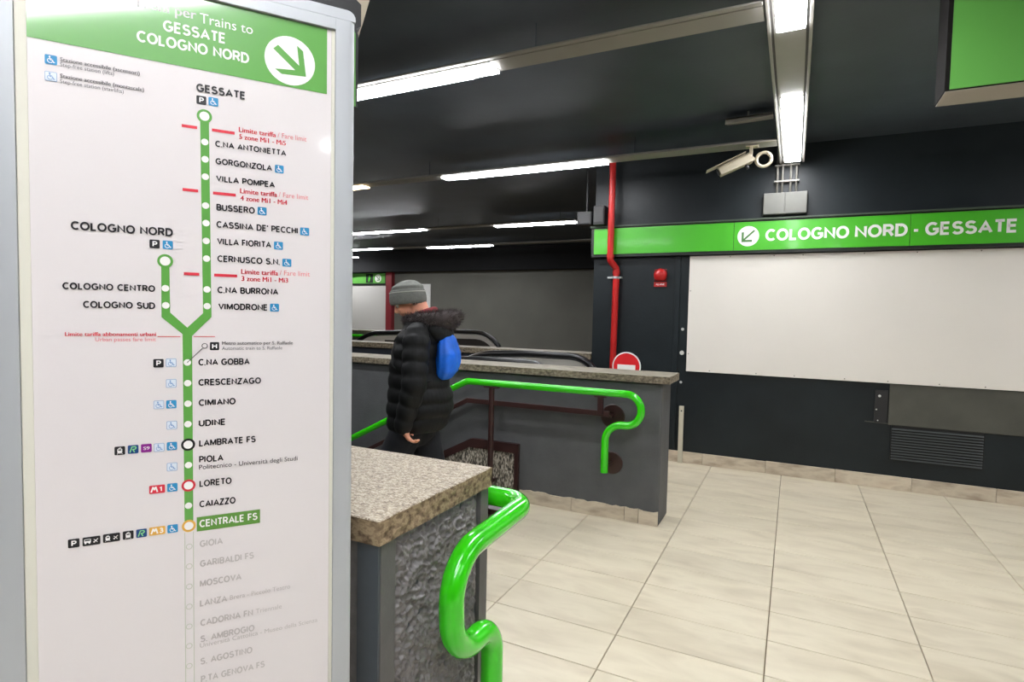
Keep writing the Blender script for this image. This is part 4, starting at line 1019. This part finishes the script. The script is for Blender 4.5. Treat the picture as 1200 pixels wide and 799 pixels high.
# arms
SHL, ELL_, WRL = (-2.045, YM-.19, 1.36), (-2.035, YM-.265, 1.10), (-2.105, YM-.27, .868)
SHR, ELR, WRR = (-2.045, YM+.19, 1.36), (-2.02, YM+.26, 1.10), (-2.20, YM+.24, .95)
for a_ in ((SHL, ELL_, WRL), (SHR, ELR, WRR)): limb(b, a_, [.058, .042, .028], 14, 6)
def hand(mb, wr, dirv, palm_n, thumb):
    """palm, four unequal bent fingers and a thumb"""
    wr = Vector(wr); d = Vector(dirv).normalized(); pn = Vector(palm_n); pn = (pn-d*pn.dot(d)).normalized(); sd_ = d.cross(pn)
    limb(mb, [wr-d*.01, wr+d*.035], [.024, .027], 12, 2)
    ell(mb, wr+d*.052, .045, .038, .0165, d, pn, 14, 10)
    for i, (o_, L) in enumerate(((-.029, .070), (-.010, .080), (.010, .075), (.028, .058))):
        r0 = wr+d*.078+sd_*(o_*thumb)
        a1 = (d*.90+pn*.43).normalized(); a2 = (d*.45+pn*.9).normalized(); a3 = (d*-.05+pn).normalized()
        limb(mb, [r0-d*.012, r0+a1*L*.42, r0+a1*L*.42+a2*L*.33, r0+a1*L*.42+a2*L*.33+a3*L*.25], [.0096, .0088, .0082, .0070], 10, 3)
    b0 = wr+d*.022-sd_*(.026*thumb)
    limb(mb, [b0, b0+(d*.5-sd_*.75*thumb+pn*.3).normalized()*.034, b0+(d*.5-sd_*.75*thumb+pn*.3).normalized()*.034+(d*.85-sd_*.1*thumb+pn*.5).normalized()*.034], [.0125, .0105, .0085], 10, 3)
hand(b, Vector(WRL)+Vector((.0, 0, -.012)), (.50, -.05, -.86), (.86, .25, .45), 1)
hand(b, Vector(WRR)+Vector((0, 0, -.01)), (.1, 0, -1), (-.2, -1, 0), -1)
body = remesh(b, 'body', SKIN, .0058, 3, man)
# eyes
for s_ in (-1, 1):
    e = MB(); ell(e, Hp(.074, s_*.031, -.004), .012, .012, .0115, hf, hu, 14, 10); e.build('eye', SIGNWHITE, man, smooth=True)
    e = MB(); ell(e, Hp(.0835, s_*.031, -.006), .0040, .0060, .0060, hf, hu, 12, 8); e.build('iris', PBLACK, man, smooth=True)
    e = MB(); limb(e, [Hp(.082, s_*.018, .012), Hp(.080, s_*.045, .012)], [.0035, .0025], 8, 3); e.build('eyebrow', mat('brow_hair', (70, 56, 46), .9) if s_ < 0 else bpy.data.materials['brow_hair'], man, smooth=True)
    e = MB()
    for q in range(90):
        a = random.uniform(0, 1); bb_ = random.uniform(-1, 1)
        p_ = Hp(-.030-.050*a, s_*(.074-.030*a*a), -.030-.018*bb_); e.tube([p_, p_+Vector((0, -s_*.0*1, -.010))+hs_*s_*.003], .0012, 4)
    tag(e.build('hair', bpy.data.materials['brow_hair'] if bpy.data.materials.get('brow_hair') else FUR, man), kind='stuff')
# trousers
b = MB()
limb(b, [(-2.09, YM, .97), (-2.10, YM, .84)], [.15, .16], 20, 4)
for s_, kn, an in ((-1, (-2.325, 2.84, .50), (-2.235, 2.84, .02)), (1, (-1.99, 3.04, .47), (-1.795, 3.05, .17))):
    limb(b, [(-2.10, YM+s_*.085, .86), (kn[0], kn[1], kn[2]), an], [.122, .098, .078], 20, 8, puff=.006, pitch=.11)
remesh(b, 'trousers', TROUSER, .010, 3, man)
for an, tz in (((-2.235, 2.84, -.06), -.10), ((-1.79, 3.05, .11), .055)):
    b = MB(); limb(b, [(an[0]+.04, an[1], an[2]), (an[0]-.17, an[1], tz-.005)], [.052, .043], 16, 4); ell(b, (an[0]+.02, an[1], an[2]+.03), .05, .045, .05)
    s_ob = remesh(b, 'shoe', SHOE, .006, 3, man)
# coat: rolls of quilting down the trunk and sleeves
b = MB(); rings = []
prof = [(.80, -2.098, .205, .225), (.92, -2.075, .240, .235), (1.0, -2.072, .236, .235), (1.10, -2.088, .213, .23), (1.2, -2.10, .195, .225), (1.30, -2.09, .182, .222), (1.38, -2.075, .162, .21), (1.44, -2.055, .135, .165), (1.485, -2.045, .095, .11)]
N = 54
for i in range(N+1):
    z = .80+(1.485-.80)*i/N
    for (a_, b_) in zip(prof[:-1], prof[1:]):
        if a_[0] <= z <= b_[0]+1e-6: t = (z-a_[0])/(b_[0]-a_[0]); c_, rx, ry = [a_[k]*(1-t)+b_[k]*t for k in (1, 2, 3)]
    pf = .017*(abs(math.sin(PI*(z-.80)/.088))**.5-.55)
    rings.append([Vector((c_+(rx+pf)*math.cos(2*PI*k/44), YM+(ry+pf)*math.sin(2*PI*k/44), z+.004*math.sin(5*2*PI*k/44))) for k in range(44)])
b.ringpath(rings); 
coat = b
coat_o = remesh(coat, 'coat', JACKET, .007, 2, man)
for (s3, e3, w3) in ((SHL, ELL_, WRL), (SHR, ELR, WRR)):
    b = MB(); w_ = Vector(w3); limb(b, [Vector(s3)+Vector((0, 0, .02)), e3, w_+Vector((0, 0, .005))], [.094, .084, .060], 26, 16, puff=.014, pitch=.082)
    sl = remesh(b, 'sleeve', JACKET, .0065, 1, man)
    b = MB(); d_ = (w_-Vector(e3)).normalized(); b.tube([w_-d_*.02, w_+d_*.012], [.046, .040], 20); b.build('cuff', JACKET, man, smooth=True)
# zip, hood and collar fur
b = MB()
hood = [(-2.13, 1.455, .085), (-2.07, 1.465, .10), (-2.0, 1.46, .105), (-1.925, 1.435, .10)]
ell(b, (-1.945, YM, 1.41), .118, .155, .080, (1, 0, -.45), (0, 0, 1), 24, 14)
ell(b, (-2.05, YM, 1.43), .15, .15, .07, (1, 0, -.1), (0, 0, 1), 24, 14)
remesh(b, 'hood', JACKET, .008, 3, man)
b = MB(); ringp = []
for k in range(28):
    a = 2*PI*k/28; ringp.append(Vector((-2.015+.145*math.cos(a), YM+.115*math.sin(a), 1.482-.008*math.cos(a)-(.02 if math.cos(a) < -.6 else 0))))
b.tube(ringp, [.038+.026*max(0, math.cos(2*PI*i_/28))+.008*noise.noise(p_*20) for i_, p_ in enumerate(ringp)], 12, closed=True)
fr = b.build('fur_trim', FUR, man, smooth=True)
b = MB()
for k in range(3600):
    a = random.uniform(0, 2*PI); t = random.uniform(-.6*PI, 1.1*PI); i = int(a/(2*PI)*28) % 28; c = ringp[i].lerp(ringp[(i+1) % 28], random.random())
    rad = Vector((math.cos(a), math.sin(a), 0)); nrm = rad*math.cos(t)+Vector((0, 0, 1))*math.sin(t)
    p0 = c+nrm*(.034+.026*max(0, math.cos(a))); p1 = p0+(nrm+Vector((random.gauss(0, .5), random.gauss(0, .5), random.gauss(0, .5)))).normalized()*random.uniform(.014, .036)
    e1 = nrm.orthogonal().normalized()*.002; e2 = nrm.cross(e1)
    n0 = len(b.v); b.v += [tuple(p0+e1), tuple(p0-e1*.5+e2*.8), tuple(p0-e1*.5-e2*.8), tuple(p1)]
    for q in ((0, 1, 3), (1, 2, 3), (2, 0, 3)): b.face([n0+k2 for k2 in q])
tag(b.build('fur_strands', FUR, man), kind='stuff')
b = MB(); b.tube([(-2.075+.080*math.cos(2*PI*k/24), YM+.076*math.sin(2*PI*k/24), 1.508+.030*math.cos(2*PI*k/24)) for k in range(24)], .022, 10, closed=True); b.build('scarf', SCARF, man, smooth=True)
MB().tube([(-2.318, YM, .86), (-2.312, YM, 1.0), (-2.305, YM, 1.15), (-2.28, YM, 1.3), (-2.20, YM, 1.43)], .006, 8).build('zip', PLASTIC_BLACK, man, smooth=True)
# wool hat
ut = Vector((-.10, 0, .995)).normalized(); fx = Vector((-1, 0, -.10)).normalized()
BC = Vector((-2.163, YM, 1.575))
def hatring(h, rx, ry, sh=0, rib=0, n=96):
    return [BC+ut*h+fx*((rx+rib*math.cos(48*2*PI*k/n))*math.cos(2*PI*k/n)+sh)+Vector((0, 1, 0))*((ry+rib*math.cos(48*2*PI*k/n))*math.sin(2*PI*k/n)) for k in range(n)]
b = MB(); rr_ = [(.055, .104, .088, 0), (.08, .107, .090, 0), (.095, .102, .087, -.002), (.112, .090, .078, -.004), (.128, .068, .060, -.008), (.140, .040, .036, -.012), (.146, .012, .011, -.014)]
R_ = []
for i in range(len(rr_)-1):
    for k in range(4):
        t = k/4; q = [rr_[i][j]*(1-t)+rr_[i+1][j]*t for j in range(4)]; wv = .003*math.sin(q[0]*190)
        R_.append(hatring(q[0], q[1]+wv, q[2]+wv, q[3], .0011))
R_.append(hatring(*rr_[-1][:3], rr_[-1][3]))
b.ringpath(R_); b.build('hat_crown', WOOL, man, smooth=True)
b = MB(); b.ringpath([hatring(h, rx, ry, 0, .0013) for h, rx, ry in ((-.004, .106, .088), (.0, .112, .093), (.02, .116, .096), (.045, .115, .095), (.064, .112, .093), (.070, .106, .089))]); b.build('hat_brim', WOOL, man, smooth=True)
b = MB(); b.ringpath([hatring(h, .1135, .0945, 0, .0012) for h in (.0675, .0735)]); b.build('hat_line', WOOLLINE, man, smooth=True)

# blue drawstring bag on his back
bag = thing('drawstring_bag', (-1.87, YM, 1.11), 'bright blue drawstring bag on the back of the walking man', 'bag')
b = MB(); rings = []
bp_ = [(q_[0]+(.03 if q_[0] > 1.3 else 0), q_[1]+.012, q_[2], q_[3]) for q_ in [(1.105, -1.915, .02, .05), (1.12, -1.908, .055, .10), (1.16, -1.893, .078, .135), (1.22, -1.882, .088, .150), (1.28, -1.880, .085, .150), (1.33, -1.892, .066, .115), (1.375, -1.905, .044, .08), (1.41, -1.915, .028, .05), (1.425, -1.918, .022, .04)]]
for i in range(len(bp_)-1):
    for k in range(5):
        t = k/5; z, c_, rx, ry = [bp_[i][j]*(1-t)+bp_[i+1][j]*t for j in range(4)]
        rings.append([Vector((c_+rx*math.cos(2*PI*q/48)*(1+.05*math.sin(7*2*PI*q/48+z*20)), YM+ry*math.sin(2*PI*q/48)*(1+.03*math.sin(9*2*PI*q/48)), z)) for q in range(48)])
b.ringpath(rings); b.build('sack', BLUEBAG, bag, smooth=True)
for s_ in (-1, 1):
    MB().tube(fillet([(-1.90, YM+s_*.03, 1.42), (-1.97, YM+s_*.11, 1.475), (-2.09, YM+s_*.155, 1.455), (-2.22, YM+s_*.15, 1.36), (-2.22, YM+s_*.20, 1.20), (-1.97, YM+s_*.235, 1.12), (-1.91, YM+s_*.09, 1.12)], .04, 5), .0045, 8).build('cord', PLASTIC_BLACK, bag, smooth=True)
MB().tube([(-1.893, YM, 1.418), (-1.893, YM, 1.436)], [.03, .046], 20).build('neck_ruffle', BLUEBAG, bag, smooth=True)
# the figure is slimmer front to back than first laid out, and turned a little towards the near side
def slim(o):
    me = o.data
    if me.users == 1:
        for v in me.vertices:
            k = min(1, max(0, (v.co.z-1.42)/.10)); f = .84*(1-k)+k
            v.co.x = -2.1+(v.co.x+2.1)*f
        me.update()
for root in (man, bag):
    for o in list(bpy.data.objects):
        if o.parent == root and o.type == 'MESH': slim(o)
TURN = math.radians(20)
piv = Vector((-2.1, YM, 0)); man.rotation_euler.z = TURN
bag.location = piv + Matrix.Rotation(TURN, 3, 'Z') @ (Vector((-1.88, YM, 1.11))-piv); 
for o in bpy.data.objects:
    if o.parent == bag: o.matrix_parent_inverse = Matrix.Translation(-Vector((-1.88, YM, 1.11)))
bag.rotation_euler.z = TURN
